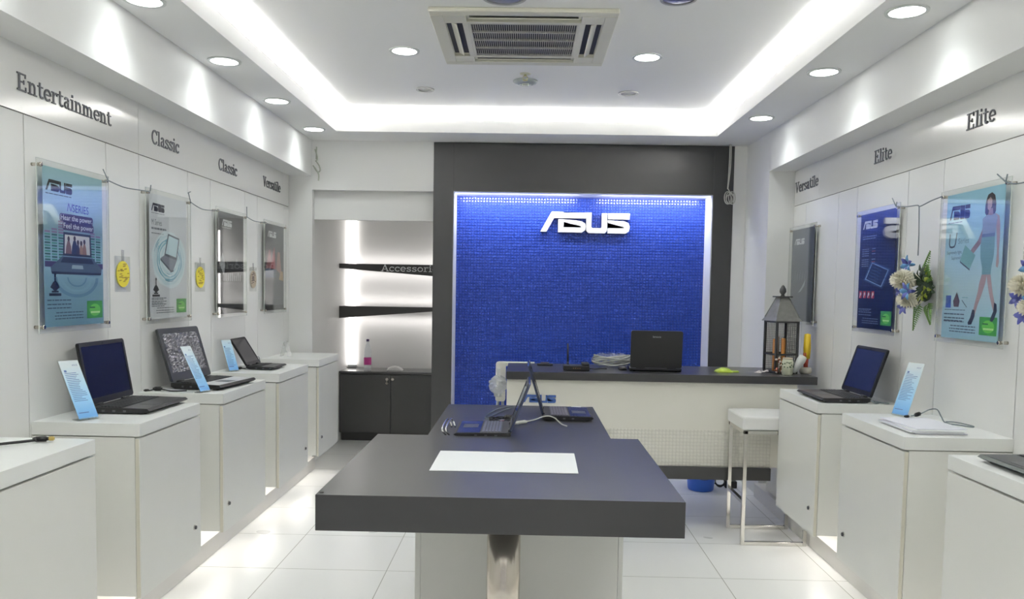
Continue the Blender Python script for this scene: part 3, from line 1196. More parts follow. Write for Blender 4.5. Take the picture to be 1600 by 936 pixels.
def art_speakers(mb, mi):
    k_ = mi(LOGOBLACK)
    logo(mb, -0.205, 0.225, 0.046, L_(1), L_(1), k_, width=0.19)
    lines(mb, -0.205, -0.02, [0.213], 0.003, 1, k_)
    text(mb, 'N', 0.05, -0.06, 0.155, L_(1), mi(mat('print_violet', (110, 104, 190), 0.5)), 'LEFT', shear=0.3)
    text(mb, 'SERIES', 0.046, -0.018, 0.155, L_(1), mi(mat('print_blue', (50, 52, 170), 0.5)), 'LEFT', width=0.125)
    pu = mi(mat('print_plum', (70, 60, 92), 0.5))
    w_ = mi(PRINTW)
    for (yy, body, x0, wd) in ((0.118, 'Hear the power,', -0.105, 0.24), (0.085, 'Feel the power', -0.085, 0.225)):
        flat(mb, rrect(x0 - 0.006, x0 + wd + 0.008, yy - 0.009, yy + 0.026, 0.012), 1, pu)
        text(mb, body, 0.031, x0, yy, L_(2), w_, width=wd)
    # level-meter bars either side
    gs = [mi(mat('print_meter_dark', (44, 92, 92), 0.5)), mi(mat('print_meter_teal', (70, 140, 128), 0.5))]
    pk = mi(mat('print_meter_mauve', (128, 108, 140), 0.5))
    for c in range(9):
        x = -0.216 + 0.0475 * c
        top = 15 - 2 * abs(3 - min(c, 8 - c)) - (c % 2)
        if -0.09 < x < 0.09:
            continue
        for q in range(max(6, top + 4)):
            y = -0.075 + 0.0112 * q
            rect(mb, x, x + 0.038, y, y + 0.0075, 1, pk if q > 11 else gs[(q + c) % 2])
    nv = mi(mat('print_navy', (34, 42, 62), 0.5))
    flat(mb, [(-0.218, -0.078), (0.22, -0.078), (0.22, -0.055), (-0.218, -0.055)], 2, mi(mat('print_indigo', (60, 52, 96), 0.5)))
    # open laptop with a photograph on its screen
    flat(mb, [(-0.092, -0.03), (0.128, -0.03), (0.122, 0.068), (-0.086, 0.068)], 3, nv)
    flat(mb, [(-0.080, -0.02), (0.114, -0.02), (0.110, 0.058), (-0.076, 0.058)], 4, mi(mat('print_photo_pale', (206, 204, 200), 0.5)))
    cols = [(126, 94, 92), (48, 58, 84), (168, 132, 112), (150, 110, 96), (64, 60, 70)]
    for q, (x, wd, hh) in enumerate(((-0.050, 0.022, 0.066), (-0.005, 0.025, 0.070), (0.045, 0.018, 0.050), (0.070, 0.017, 0.058), (0.020, 0.015, 0.052))):
        cm = mi(mat('print_figure_tone.%d' % q, cols[q], 0.5))
        flat(mb, [(x - wd, -0.02), (x + wd, -0.02), (x + wd * 0.8, hh * 0.45 - 0.02), (x + wd * 0.35, hh * 0.8 - 0.02), (x - wd * 0.35, hh * 0.8 - 0.02), (x - wd * 0.8, hh * 0.45 - 0.02)], 5, cm)
        flat(mb, circ(0.009, 10, x, hh * 0.86 - 0.015, 0.011), 6, mi(mat('print_hair', (58, 42, 40), 0.5)))
    flat(mb, [(-0.175, -0.098), (0.205, -0.098), (0.21, -0.080), (0.135, -0.032), (-0.098, -0.032), (-0.18, -0.080)], 3, mi(mat('print_deck', (70, 92, 112), 0.5)))
    flat(mb, [(-0.11, -0.058), (0.145, -0.058), (0.125, -0.036), (-0.09, -0.036)], 4, nv)
    flat(mb, [(-0.03, -0.082), (0.06, -0.082), (0.055, -0.066), (-0.025, -0.066)], 4, mi(mat('print_pad', (150, 170, 180), 0.5)))
    flat(mb, [(-0.17, -0.106), (0.20, -0.106), (0.207, -0.096), (-0.177, -0.096)], 4, nv)
    for q, (rx, ry) in enumerate(((0.17, 0.085), (0.12, 0.062), (0.075, 0.04), (0.035, 0.02))):
        m_ = mi(mat('print_ripple.%d' % (q % 2), ((98, 138, 160), (128, 166, 182))[q % 2], 0.5))
        rr = rx * 0.86
        pts = [(0.012 + rx * math.cos(t), -0.118 + ry * math.sin(t)) for t in [PI + PI * i / 24 for i in range(25)]]
        pts += [(0.012 + rr * math.cos(t), -0.118 + ry * 0.84 * math.sin(t)) for t in [2 * PI - PI * i / 24 for i in range(25)]]
        flat(mb, pts, 1, m_)
    icon(mb, mi, -0.15, -0.155)
    common(mb, mi, mat('print_slate', (60, 84, 100), 0.5))


def art_water(mb, mi):
    logo(mb, -0.20, 0.232, 0.042, L_(1), L_(1), mi(mat('print_logo_navy', (40, 40, 62), 0.5)), width=0.15)
    g = mi(PRINTG)
    lines(mb, -0.20, -0.05, [0.222], 0.003, 1, g)
    text(mb, 'M Series', 0.042, -0.20, 0.163, L_(1), g, width=0.115)
    lines(mb, -0.20, -0.03, [0.140], 0.010, 1, g)
    lines(mb, -0.20, 0.02, [0.118], 0.005, 1, g)
    tones = [(132, 186, 206), (206, 226, 232), (150, 196, 212), (222, 234, 238)]
    mt_ = [mi(mat('print_water.%d' % q, c, 0.5)) for q, c in enumerate(tones)]
    rnd = random.Random(12)

    def wob(rx, ry, amp, ph):
        return [(0.005 + rx * (1 + amp * math.sin(5 * t + ph) + 0.6 * amp * math.sin(9 * t + 2 * ph)) * math.cos(t), -0.010 + ry * (1 + amp * math.sin(4 * t + ph) + 0.6 * amp * math.sin(11 * t + ph)) * math.sin(t)) for t in [2 * PI * i / 64 for i in range(64)]]
    for q in range(14):
        f = 1.0 - q * 0.052
        flat(mb, wob(0.203 * f, 0.150 * f, 0.022, 1.7 * q), 1 + q * 0.3, mt_[(q * 3 + (q // 4)) % 4 if q % 2 else 1 + 2 * (q % 4 == 0)])
    dk = mi(mat('print_water_deep', (88, 150, 178), 0.5))
    for q in range(26):
        t0, t1 = rnd.uniform(0, 2 * PI), 0
        t1 = t0 + rnd.uniform(0.25, 0.9)
        f = rnd.uniform(0.45, 1.03)
        pth = [(0.005 + 0.2 * f * math.cos(t0 + (t1 - t0) * i / 8), -0.01 + 0.148 * f * math.sin(t0 + (t1 - t0) * i / 8)) for i in range(9)]
        stroke(mb, pth, rnd.uniform(0.0015, 0.0045), L_(5.4), L_(5.4), dk if q % 3 else mt_[3])
    fr = mi(mat('print_laptop_edge', (96, 104, 116), 0.5))
    flat(mb, [(-0.06, 0.010), (0.092, -0.010), (0.128, 0.110), (-0.012, 0.128)], 6, fr)
    flat(mb, [(-0.044, 0.022), (0.084, 0.005), (0.114, 0.102), (-0.004, 0.118)], 7, mi(mat('print_screen_ice', (206, 228, 234), 0.5)))
    flat(mb, [(-0.105, -0.005), (-0.06, 0.012), (0.092, -0.010), (0.05, -0.062), (0.02, -0.066)], 6.4, mi(mat('print_keys', (140, 144, 158), 0.5)))
    flat(mb, [(-0.105, -0.005), (0.02, -0.066), (0.05, -0.062), (0.05, -0.072), (0.018, -0.077), (-0.107, -0.014)], 7, fr)
    icon(mb, mi, -0.155, -0.165)
    lines(mb, -0.205, -0.06, [-0.222, -0.240, -0.256], 0.0045, 1, g)
    common(mb, mi, PRINTG)


def art_dark(mb, mi):
    w_ = mi(PRINTW)
    logo(mb, -0.16, 0.232, 0.042, L_(1), L_(1), w_, width=0.17)
    lines(mb, -0.16, 0.01, [0.222], 0.003, 1, w_)
    flat(mb, [(-0.20, -0.005), (-0.15, 0.068), (-0.11, -0.01), (-0.13, -0.085)], 1, mi(mat('print_pale_grey', (176, 178, 180), 0.5)))
    flat(mb, [(0.06, 0.0), (0.10, 0.045), (0.115, -0.01)], 1, mi(mat('print_mid_grey', (120, 122, 126), 0.5)))
    rect(mb, -0.2225, 0.2225, -0.12, -0.036, 0.6, mi(mat('shelf_reflection_band', (34, 36, 38), 0.5)))  # dark band paints the alcove shelf's reflection into the print
    rnd = random.Random(3)
    for q in range(9):
        x = -0.14 + 0.036 * q
        rect(mb, x, x + 0.016, -0.112, -0.112 + rnd.uniform(0.035, 0.06), 1.2, mi(mat('print_mid_grey', (120, 122, 126), 0.5)))
    flat(mb, [(-0.2225, -0.32), (0.2225, -0.32), (0.2225, -0.29), (0.10, -0.284), (-0.10, -0.290), (-0.2225, -0.302)], 1, mi(mat('print_soft_black', (30, 31, 32), 0.5)))


def art_red(mb, mi):
    w_ = mi(PRINTW)
    logo(mb, -0.17, 0.222, 0.046, L_(1), L_(1), w_, width=0.20)
    lines(mb, -0.17, 0.05, [0.188, 0.172], 0.004, 1, mi(PRINTG))
    for q, (poly, c) in enumerate((([(-0.21, -0.01), (-0.14, 0.13), (-0.11, 0.13), (-0.06, -0.01)], (150, 96, 104)), ([(-0.10, -0.01), (-0.05, 0.10), (-0.01, 0.16), (0.02, -0.01)], (168, 70, 84)),
                                   ([(0.03, -0.01), (0.07, 0.12), (0.12, 0.12), (0.17, -0.06)], (170, 122, 112)), ([(0.10, -0.09), (0.14, -0.02), (0.20, -0.03), (0.21, -0.1)], (186, 150, 96)))):
        flat(mb, poly, 1 + 0.3 * q, mi(mat('print_red.%d' % q, c, 0.5)))
    rect(mb, -0.2225, 0.03, -0.075, -0.012, 2.5, mi(mat('print_steel_blue', (78, 98, 126), 0.5)))
    rect(mb, -0.2225, 0.2225, -0.32, -0.285, 1, mi(mat('print_soft_black', (30, 31, 32), 0.5)))


def art_navy(mb, mi):
    w_ = mi(PRINTW)
    logo(mb, -0.19, 0.235, 0.045, L_(1), L_(1), w_, width=0.19)
    g = mi(mat('print_dusk', (120, 136, 156), 0.5))
    lines(mb, -0.19, 0.0, [0.19, 0.178], 0.006, 1, g)
    for y0 in (0.12, 0.062):
        for j in range(4):
            lines(mb, -0.19, -0.09, [y0 - 0.012 * j], 0.005, 1, g)
        for j in range(3):
            rect(mb, -0.06, -0.015, y0 - 0.014 * j, y0 - 0.014 * j + 0.005, 1, mi(mat('print_rust', (150, 76, 60), 0.5)) if j == 1 else g)
    rnd = random.Random(8)
    for j in range(5):
        lines(mb, -0.09 + 0.02 * j, 0.05 + 0.02 * j, [0.005 - 0.012 * j], 0.004, 1, mi(mat('print_dim', (70, 88, 112), 0.5)))
    # glowing tablet outline
    q = [(-0.13, -0.045), (0.075, -0.088), (0.155, 0.0), (-0.05, 0.045)]
    gl = mi(mat('print_glow_soft', (48, 72, 110), 0.5))
    gm = mi(mat('print_glow', (130, 162, 196), 0.5))
    c = (0.012, -0.022)

    def sc(f):
        return [(c[0] + (x - c[0]) * f, c[1] + (y - c[1]) * f) for x, y in q]
    flat(mb, sc(1.2), 0.5, gl)
    flat(mb, sc(1.04), 1, gm)
    flat(mb, sc(0.93), 1.6, mi(mat('print_slab_navy', (28, 44, 72), 0.5)))
    for j in range(5):
        a = 0.1 + 0.17 * j
        p0 = (q[0][0] * (1 - a) + q[3][0] * a + 0.02, q[0][1] * (1 - a) + q[3][1] * a)
        stroke(mb, [p0, (p0[0] + 0.12, p0[1] - 0.026)], 0.006, L_(2.2), L_(2.2), gl)
    rd = mi(mat('print_badge_red', (176, 44, 44), 0.5))
    for j in range(4):
        x = -0.205 + 0.054 * j
        rect(mb, x, x + 0.036, -0.152, -0.112, 1, rd)
        flat(mb, circ(0.010, 12, x + 0.018, -0.128), 2, w_)
        rect(mb, x + 0.006, x + 0.014, -0.148, -0.132, 2, w_)
    lines(mb, -0.205, -0.06, [-0.222], 0.003, 1, g)
    common(mb, mi, mat('print_dusk', (120, 136, 156), 0.5))


def art_slate(mb, mi):
    w_ = mi(PRINTW)
    logo(mb, -0.17, 0.212, 0.042, L_(1), L_(1), w_, width=0.20)
    g = mi(mat('print_slate_line', (116, 126, 138), 0.5))
    lines(mb, -0.17, 0.05, [0.195], 0.003, 1, g)
    for q in range(6):
        rnd = random.Random(q)
        x = -0.15 + 0.05 * q
        flat(mb, [(x, -0.02), (x + 0.03, 0.045 + rnd.uniform(-.02, .02)), (x + 0.012, -0.05)], 1, g)
    flat(mb, [(-0.06, -0.122), (0.0, -0.09), (0.08, -0.03), (0.06, -0.075), (-0.01, -0.115)], 1, mi(mat('print_blade', (176, 184, 190), 0.5)))


def art_person(mb, mi):
    k_ = mi(LOGOBLACK)
    logo(mb, -0.195, 0.205, 0.062, L_(1), L_(1), mi(mat('print_logo_ink', (50, 54, 66), 0.5)), width=0.165)
    lines(mb, -0.205, -0.09, [0.192], 0.004, 1, mi(mat('print_mid_blue', (78, 96, 160), 0.5)))
    ink = mi(mat('print_ink', (72, 84, 96), 0.5))
    # large outlined U and the word Series
    stroke(mb, [(-0.185, 0.145), (-0.188, 0.10), (-0.182, 0.088), (-0.165, 0.085), (-0.145, 0.088), (-0.137, 0.10), (-0.128, 0.148)], 0.008, L_(1), L_(1), ink)
    text(mb, 'Series', 0.034, -0.115, 0.098, L_(1), mi(mat('print_ink_soft', (112, 138, 160), 0.5)), width=0.085)
    text(mb, 'Supremely light,', 0.020, -0.205, 0.055, L_(1), ink, width=0.125)
    text(mb, 'Supremely Beautiful', 0.020, -0.165, 0.030, L_(1), ink, width=0.155)
    skin = mi(mat('print_skin', (176, 150, 150), 0.5))
    skin2 = mi(mat('print_skin_shade', (150, 126, 132), 0.5))
    hair = mi(mat('print_dark_hair', (58, 52, 58), 0.5))
    top = mi(mat('print_bodice', (142, 158, 184), 0.5))
    skirt = mi(mat('print_skirt', (116, 158, 168), 0.5))
    shoe = mi(mat('print_shoe', (46, 50, 60), 0.5))
    bag = mi(mat('print_bag', (124, 172, 172), 0.5))

    def P(*pts):       # poster fractions, x from the left, y from the top
        return [(-0.2225 + 0.445 * a, 0.32 - 0.64 * b) for a, b in pts]
    flat(mb, P((.70, .085), (.73, .048), (.79, .038), (.84, .058), (.865, .11), (.865, .16), (.845, .185), (.72, .185), (.69, .165), (.69, .12)), 1, hair)
    flat(mb, P((.725, .085), (.77, .065), (.80, .085), (.80, .125), (.765, .155), (.73, .14)), 2, skin)
    flat(mb, P((.76, .14), (.815, .14), (.83, .185), (.74, .185)), 1.6, skin2)
    flat(mb, P((.86, .175), (.925, .195), (.945, .25), (.95, .33), (.945, .42), (.955, .49), (.94, .525), (.91, .515), (.915, .42), (.90, .33), (.88, .25)), 1, skin)
    flat(mb, P((.67, .20), (.66, .27), (.60, .335), (.50, .385), (.455, .415), (.475, .44), (.53, .42), (.64, .365), (.70, .31), (.71, .22)), 1, skin2)
    flat(mb, P((.655, .20), (.73, .178), (.80, .185), (.855, .175), (.90, .20), (.885, .26), (.87, .32), (.66, .32), (.665, .26)), 2, top)
    flat(mb, P((.66, .315), (.87, .315), (.875, .38), (.87, .45), (.84, .52), (.835, .565), (.69, .565), (.69, .52), (.65, .45), (.645, .38)), 3, skirt)
    flat(mb, P((.665, .30), (.87, .30), (.87, .322), (.66, .322)), 4, mi(mat('print_belt', (94, 112, 150), 0.5)))
    flat(mb, P((.69, .56), (.775, .56), (.755, .62), (.70, .70), (.645, .765), (.60, .84), (.555, .84), (.59, .765), (.635, .68), (.655, .62)), 1, skin)
    flat(mb, P((.765, .56), (.83, .56), (.855, .62), (.885, .69), (.92, .745), (.945, .79), (.905, .80), (.86, .74), (.82, .68), (.79, .62)), 1, skin)
    flat(mb, P((.56, .795), (.60, .80), (.605, .84), (.555, .895), (.50, .90), (.49, .885), (.53, .85)), 2, shoe)
    flat(mb, P((.915, .745), (.955, .755), (.965, .80), (.93, .85), (.89, .875), (.86, .865), (.875, .84), (.91, .80)), 2, shoe)
    flat(mb, P((.375, .36), (.565, .435), (.475, .525), (.29, .465)), 1.5, bag)
    flat(mb, P((.29, .465), (.475, .525), (.475, .535), (.30, .478)), 2.2, shoe)
    # little pictures and small print at the foot
    rect(mb, -0.195, -0.150, -0.185, -0.130, 1, mi(mat('print_chip_blue', (54, 82, 156), 0.5)))
    flat(mb, [(-0.125, -0.18), (-0.085, -0.18), (-0.078, -0.155), (-0.105, -0.115), (-0.132, -0.155)], 1, mi(mat('print_leaf_brown', (92, 72, 76), 0.5)))
    stroke(mb, [(-0.06, -0.15), (-0.02, -0.18)], 0.004, L_(1), L_(1), ink)
    lines(mb, -0.06, -0.01, [-0.14], 0.003, 1, mi(mat('print_teal', (110, 160, 170), 0.5)))
    lines(mb, -0.20, -0.03, [-0.195], 0.003, 1, ink)
    lines(mb, -0.205, -0.05, [-0.243], 0.004, 1, ink)
    common(mb, mi, mat('print_ink', (72, 84, 96), 0.5))


poster('left', 3.392, 'light blue poster of an open laptop between level meters, first on left wall',
       grad('paper_speakers', [(0.0, (112, 150, 166)), (0.28, (122, 160, 176)), (0.45, (150, 186, 204)), (0.62, (120, 152, 160)), (0.78, (170, 200, 226)), (1.0, (150, 188, 196))]), art_speakers)
poster('left', 4.290, 'white poster of a laptop over a splash of blue water', mat('poster_white', (216, 218, 222), 0.5), art_water)
poster('left', 5.203, 'dark grey poster with a pale blade shape, third on the left wall', mat('poster_charcoal', (72, 73, 76), 0.5), art_dark)
poster('left', 6.105, 'grey poster with reddish shapes, last on the left wall by the alcove', mat('poster_grey', (84, 85, 90), 0.5), art_red)
poster('right', 3.510, 'light blue poster of a person in a dress holding a flat bag',
       grad('paper_person', [(0.0, (158, 196, 214)), (0.35, (182, 208, 218)), (0.7, (164, 204, 222)), (1.0, (150, 198, 220))]), art_person)
poster('right', 4.458, 'navy blue poster with a glowing tablet outline and red badges',
       grad('paper_navy', [(0.0, (14, 22, 42)), (0.4, (18, 28, 50)), (0.75, (16, 22, 40)), (1.0, (26, 30, 66))]), art_navy)
poster('right', 5.645, 'slate grey poster on the right wall behind the lantern', mat('poster_slate', (92, 98, 106), 0.5), art_slate)


# ---- round stickers hanging between the posters on the left wall
def sticker(y, rgb, dark, label):
    r = empty('round_tag', mw=wall_frame('left', -W, y, 1.545))
    mb = MB()
    mb.prism(circ(0.062, 32), 0.003, 0.006, 0)
    rnd = random.Random(int(y * 100))
    for k in range(26):
        a, q = rnd.uniform(0, 2 * PI), rnd.uniform(0.15, 0.85) * 0.058
        x, yy = q * math.cos(a), q * math.sin(a)
        mb.prism([(x - 0.012, yy), (x + 0.012, yy + 0.002), (x + 0.010, yy + 0.006), (x - 0.010, yy + 0.005)], 0.0062 + 0.00005 * k, 0.0062 + 0.00005 * k, 1)
    mb.build('disc', [mat('tag_paper_%d_%d_%d' % rgb, rgb, 0.5), mat('tag_print_%d_%d_%d' % dark, dark, 0.5)], r, fix=False)
    MB().box(-0.075, 0.075, -0.085, 0.085, 0.0005, 0.0022, 0).build('sleeve', ACRY, r)
    mb = MB()
    mb.box(-0.012, 0.012, 0.06, 0.115, 0.0024, 0.004, 0)
    mb.build('hanging_tab', FILM, r)
    return tag(r, label, 'tag', 'round tags between the left posters')


sticker(3.842, (214, 200, 60), (150, 128, 40), 'yellow round paper tag between the blue and white posters')
sticker(4.760, (220, 205, 60), (160, 135, 40), 'yellow round paper tag between the white and dark posters')
sticker(5.690, (186, 172, 150), (90, 70, 80), 'mottled silver round tag between the two dark left posters')


# ---- thin strings tied from poster to poster
def string(side, pts, label, extra=()):
    s = -1 if side == 'left' else 1
    mb = MB()
    X = s * (W - 0.044)
    mb.tube([(X, y, z) for y, z in pts], 0.0028, 6, sub=5)
    for e in extra:
        mb.tube([(X - s * 0.002 * k, y, z) for k, (y, z) in enumerate(e)], 0.0026, 6, smooth_path=False)
    return tag(mb.build('string', CORDG), label, 'string', 'strings tied between the posters')


string('left', [(3.638, 1.962), (3.78, 1.950), (3.92, 1.955), (4.045, 1.962)], 'thin grey string from the blue to the white left poster',
       ([(3.638, 1.962), (3.592, 2.005)], [(3.60, 1.952), (3.638, 1.962)], [(4.045, 1.962), (4.05, 1.995)]))
string('left', [(4.535, 1.962), (4.68, 1.940), (4.82, 1.945), (4.957, 1.960)], 'thin grey string from the white to the dark left poster',
       ([(4.535, 1.962), (4.50, 2.01)], [(4.50, 2.01), (4.53, 2.02)]))
string('left', [(5.449, 1.962), (5.58, 1.948), (5.72, 1.950), (5.859, 1.960)], 'thin grey string between the two dark left posters',
       ([(5.449, 1.962), (5.44, 2.03)],))
string('right', [(4.212, 1.962), (4.10, 1.950), (3.985, 1.945), (3.955, 1.937), (3.85, 1.952), (3.757, 1.960)], 'thin string from the navy to the light blue right poster',
       ([(4.212, 1.962), (4.255, 2.01)], [(3.966, 1.94), (3.950, 1.80), (3.945, 1.70)], [(4.212, 1.962), (4.20, 1.985)]))
string('right', [(3.263, 1.962), (3.2, 1.946), (3.1, 1.944), (3.02, 1.95)], 'thin string leaving the light blue right poster toward the viewer',
       ([(3.263, 1.962), (3.32, 2.0)], [(3.263, 1.962), (3.25, 1.99)]))

# ================================================================== LAPTOPS
def laptop(name, loc, rz, w, d, lid_h, lean, label, keytone=(38, 38, 41), screen=None, deck=BLACKM, lidback=BLACK, th=0.026, foil=False, badge=None, frame_w=0.018, pad_w=0.09, palm=None, bezel=BLACK, group='open laptops on display'):
    """local x = width, y = away from the user, z up; front edge at y = -d/2"""
    r = empty(name, loc, rz)
    mb = MB()
    # wedge body, thinner at the front and undercut
    prof = [(-d / 2, th * 0.55), (-d / 2 + 0.012, th * 0.30), (-d / 2 + 0.03, 0.003), (d / 2 - 0.02, 0.003), (d / 2, 0.012), (d / 2, th), (-d / 2 + 0.01, th * 0.86)]
    M = Matrix(((0, 0, 1, 0), (1, 0, 0, 0), (0, 1, 0, 0), (0, 0, 0, 1)))
    mb.prism(prof, -w / 2, w / 2, 0, M)
    for sx in (-1, 1):
        for sy in (-1, 1):
            mb.cyl((sx * (w / 2 - 0.03), sy * (d / 2 - 0.035), 0.0), (sx * (w / 2 - 0.03), sy * (d / 2 - 0.035), 0.004), 0.008, seg=10)
    # ports along the side
    for sx in (-1, 1):
        for k in range(3):
            y = d / 2 - 0.06 - 0.045 * k
            a, b_ = sorted((sx * (w / 2 - 0.002), sx * (w / 2 + 0.0006)))
            mb.box(a, b_, y - 0.012, y, th * 0.32, th * 0.62, 1)
    mb.build('base', [deck, mat('port_metal', (96, 98, 102), 0.3, metal=0.7)], r)
    slope = math.atan2(th * 0.14, d - 0.01)
    T = Matrix.Translation((0, -d / 2 + 0.01, th * 0.86)) @ Matrix.Rotation(slope, 4, 'X')
    # keys
    mb = MB()
    kw = w - 0.035
    cols, rows = 14, 6
    y0, y1 = d * 0.45, d - 0.055
    mb.box(-kw / 2 - 0.003, kw / 2 + 0.003, y0 - 0.003, y1 + 0.003, 0.0002, 0.0012, 1, 0, T)
    for j in range(rows):
        for i in range(cols):
            x = -kw / 2 + kw * i / cols
            yy = y0 + (y1 - y0) * j / rows
            if j == 0 and 3 < i < 9:
                continue
            mb.box(x + 0.0012, x + kw / cols - 0.0012, yy + 0.0021, yy + (y1 - y0) / rows - 0.0021, 0.0012, 0.0036, 0, 0, T)
        if j == 0:
            mb.box(-kw / 2 + kw * 4 / cols + 0.0015, -kw / 2 + kw * 9 / cols - 0.0015, y0 + 0.0015, y0 + (y1 - y0) / rows - 0.0015, 0.0012, 0.0036, 0, 0, T)
    mb.build('keyboard', [mat('keys_%d' % keytone[0], keytone, 0.4), BLACK], r)
    mb = MB()
    mb.box(-w / 2 + 0.01, w / 2 - 0.01, 0.004, d * 0.42, 0.0003, 0.0010, 0, 0, T)
    pl = mb.build('palm_rest', palm or mat('palm_black', (44, 44, 47), 0.3), r)
    mb = MB()
    mb.box(-pad_w / 2 - 0.02, pad_w / 2 - 0.02, 0.022, d * 0.36, 0.0012, 0.0018, 0, 0, T)
    mb.build('touchpad', mat('pad_grey', (70, 71, 75), 0.3), pl)
    for sx in (-1, 1):
        mb = MB()
        mb.cyl((sx * w * 0.30 - 0.03, d / 2 - 0.006, th + 0.002), (sx * w * 0.30 + 0.03, d / 2 - 0.006, th + 0.002), 0.006, seg=12)
        mb.build('hinge', BLACK, r)
    # lid, hinged at the rear edge
    lm = MB()
    M2 = Matrix.Rotation(PI / 2, 4, 'X')
    lm.prism(rrect(-w / 2, w / 2, 0.0, lid_h, 0.012), -0.009, 0.0, 0, M2)
    ld = lm.build('lid', lidback, r, (0, d / 2 - 0.006, th + 0.004), (-lean, 0, 0))
    mb = MB()
    o_, i_ = rrect(-w / 2 + 0.003, w / 2 - 0.003, 0.004, lid_h - 0.003, 0.010), rrect(-w / 2 + frame_w, w / 2 - frame_w, frame_w * 1.5, lid_h - frame_w, 0.002)
    mb.ring(o_, i_, 0.0002, 0.003, 0, M2)
    mb.box(-0.004, 0.004, -0.0035, -0.002, lid_h - frame_w * 0.7, lid_h - frame_w * 0.7 + 0.004, 1)
    mb.build('bezel', [bezel, mat('camera_lens', (60, 60, 66), 0.1)], ld)
    sm = screen or mat('screen_off', (14, 18, 44), 0.08)
    mb = MB()
    if foil:
        rnd = random.Random(4)
        N1, N2 = 46, 32
        hts = [[rnd.uniform(0, 1) ** 2 * 0.0065 for _ in range(N2 + 1)] for _ in range(N1 + 1)]
        mb.grid(lambda u, v: Vector((-w / 2 + frame_w + u * (w - 2 * frame_w), -0.0015 - hts[int(round(u * N1))][int(round(v * N2))], frame_w * 1.5 + v * (lid_h - 2.5 * frame_w))), N1, N2, 0, False)
    else:
        mb.box(-w / 2 + frame_w, w / 2 - frame_w, -0.0012, -0.0002, frame_w * 1.5, lid_h - frame_w, 0)
    mb.build('screen', sm, ld)
    if badge:
        mb = MB()
        B = Matrix(((-1, 0, 0, 0), (0, 0, 1, 0.0092), (0, 1, 0, 0), (0, 0, 0, 1)))
        text(mb, badge[0], badge[1], badge[2], badge[3], 0.0004, 0, 'CENTER', B)
        mb.build('badge', SILVER, ld)
    return tag(r, label, 'laptop', group)


SCR1 = mat('screen_navy', (27, 28, 40), 0.16)
FOIL = mat('crinkled_foil', (112, 111, 116), 0.24, metal=0.5)
# rotation: user side of a left-wall laptop faces +x, so local -y -> +x  (rz = +90 deg)
laptop('laptop', (-1.700, 3.520, ZT), PI / 2, 0.385, 0.262, 0.268, math.radians(10), 'black laptop on the left cabinet beside the nearest blue card', screen=SCR1, palm=mat('palm_graphite', (58, 58, 60), 0.3))
laptop('laptop', (-1.672, 4.308, ZT + 0.005), PI / 2 - math.radians(7), 0.40, 0.275, 0.286, math.radians(17), 'large charcoal laptop with a crinkled silver foil screen', screen=FOIL, foil=True, palm=mat('palm_silver', (196, 197, 200), 0.4),
       lidback=mat('lid_graphite', (60, 61, 62), 0.4), deck=BLACK, frame_w=0.030, bezel=mat('bezel_graphite', (58, 59, 60), 0.45), th=0.032, pad_w=0.08)
laptop('netbook', (-1.690, 5.235, ZT + 0.010), PI / 2, 0.262, 0.185, 0.200, math.radians(32), 'small black netbook on the fourth left cabinet', screen=mat('screen_grey', (44, 44, 48), 0.3), frame_w=0.014, pad_w=0.05, th=0.022)
laptop('laptop', (1.660, 4.350, ZT - 0.005), -PI / 2, 0.385, 0.255, 0.262, math.radians(18), 'black laptop with dark blue screen on the cabinet beside the stool',
       screen=mat('screen_blue', (34, 40, 66), 0.16), palm=mat('palm_taupe', (74, 68, 66), 0.35))
laptop('laptop', (1.682, 2.560, ZT - 0.007), -PI / 2, 0.385, 0.262, 0.268, math.radians(18), 'corner of a dark laptop at the right edge of the photo', screen=SCR1,
       deck=mat('deck_green_grey', (66, 74, 70), 0.35))
laptop('laptop', (1.69 - 0.825, 5.40, 0.98), 0.0 + math.radians(-3) + PI, 0.335, 0.225, 0.245, math.radians(-2) + math.radians(8), 'closed-back black laptop facing away on the service counter', badge=('lenovo', 0.020, 0.0, 0.20), group=None, th=0.024)


# ================================================================== SPEC CARDS
CARD = grad('card_blue', [(0.0, (88, 146, 206)), (0.35, (140, 190, 226)), (0.7, (176, 208, 226)), (1.0, (206, 216, 220))], lo=0.0, hi=0.24)


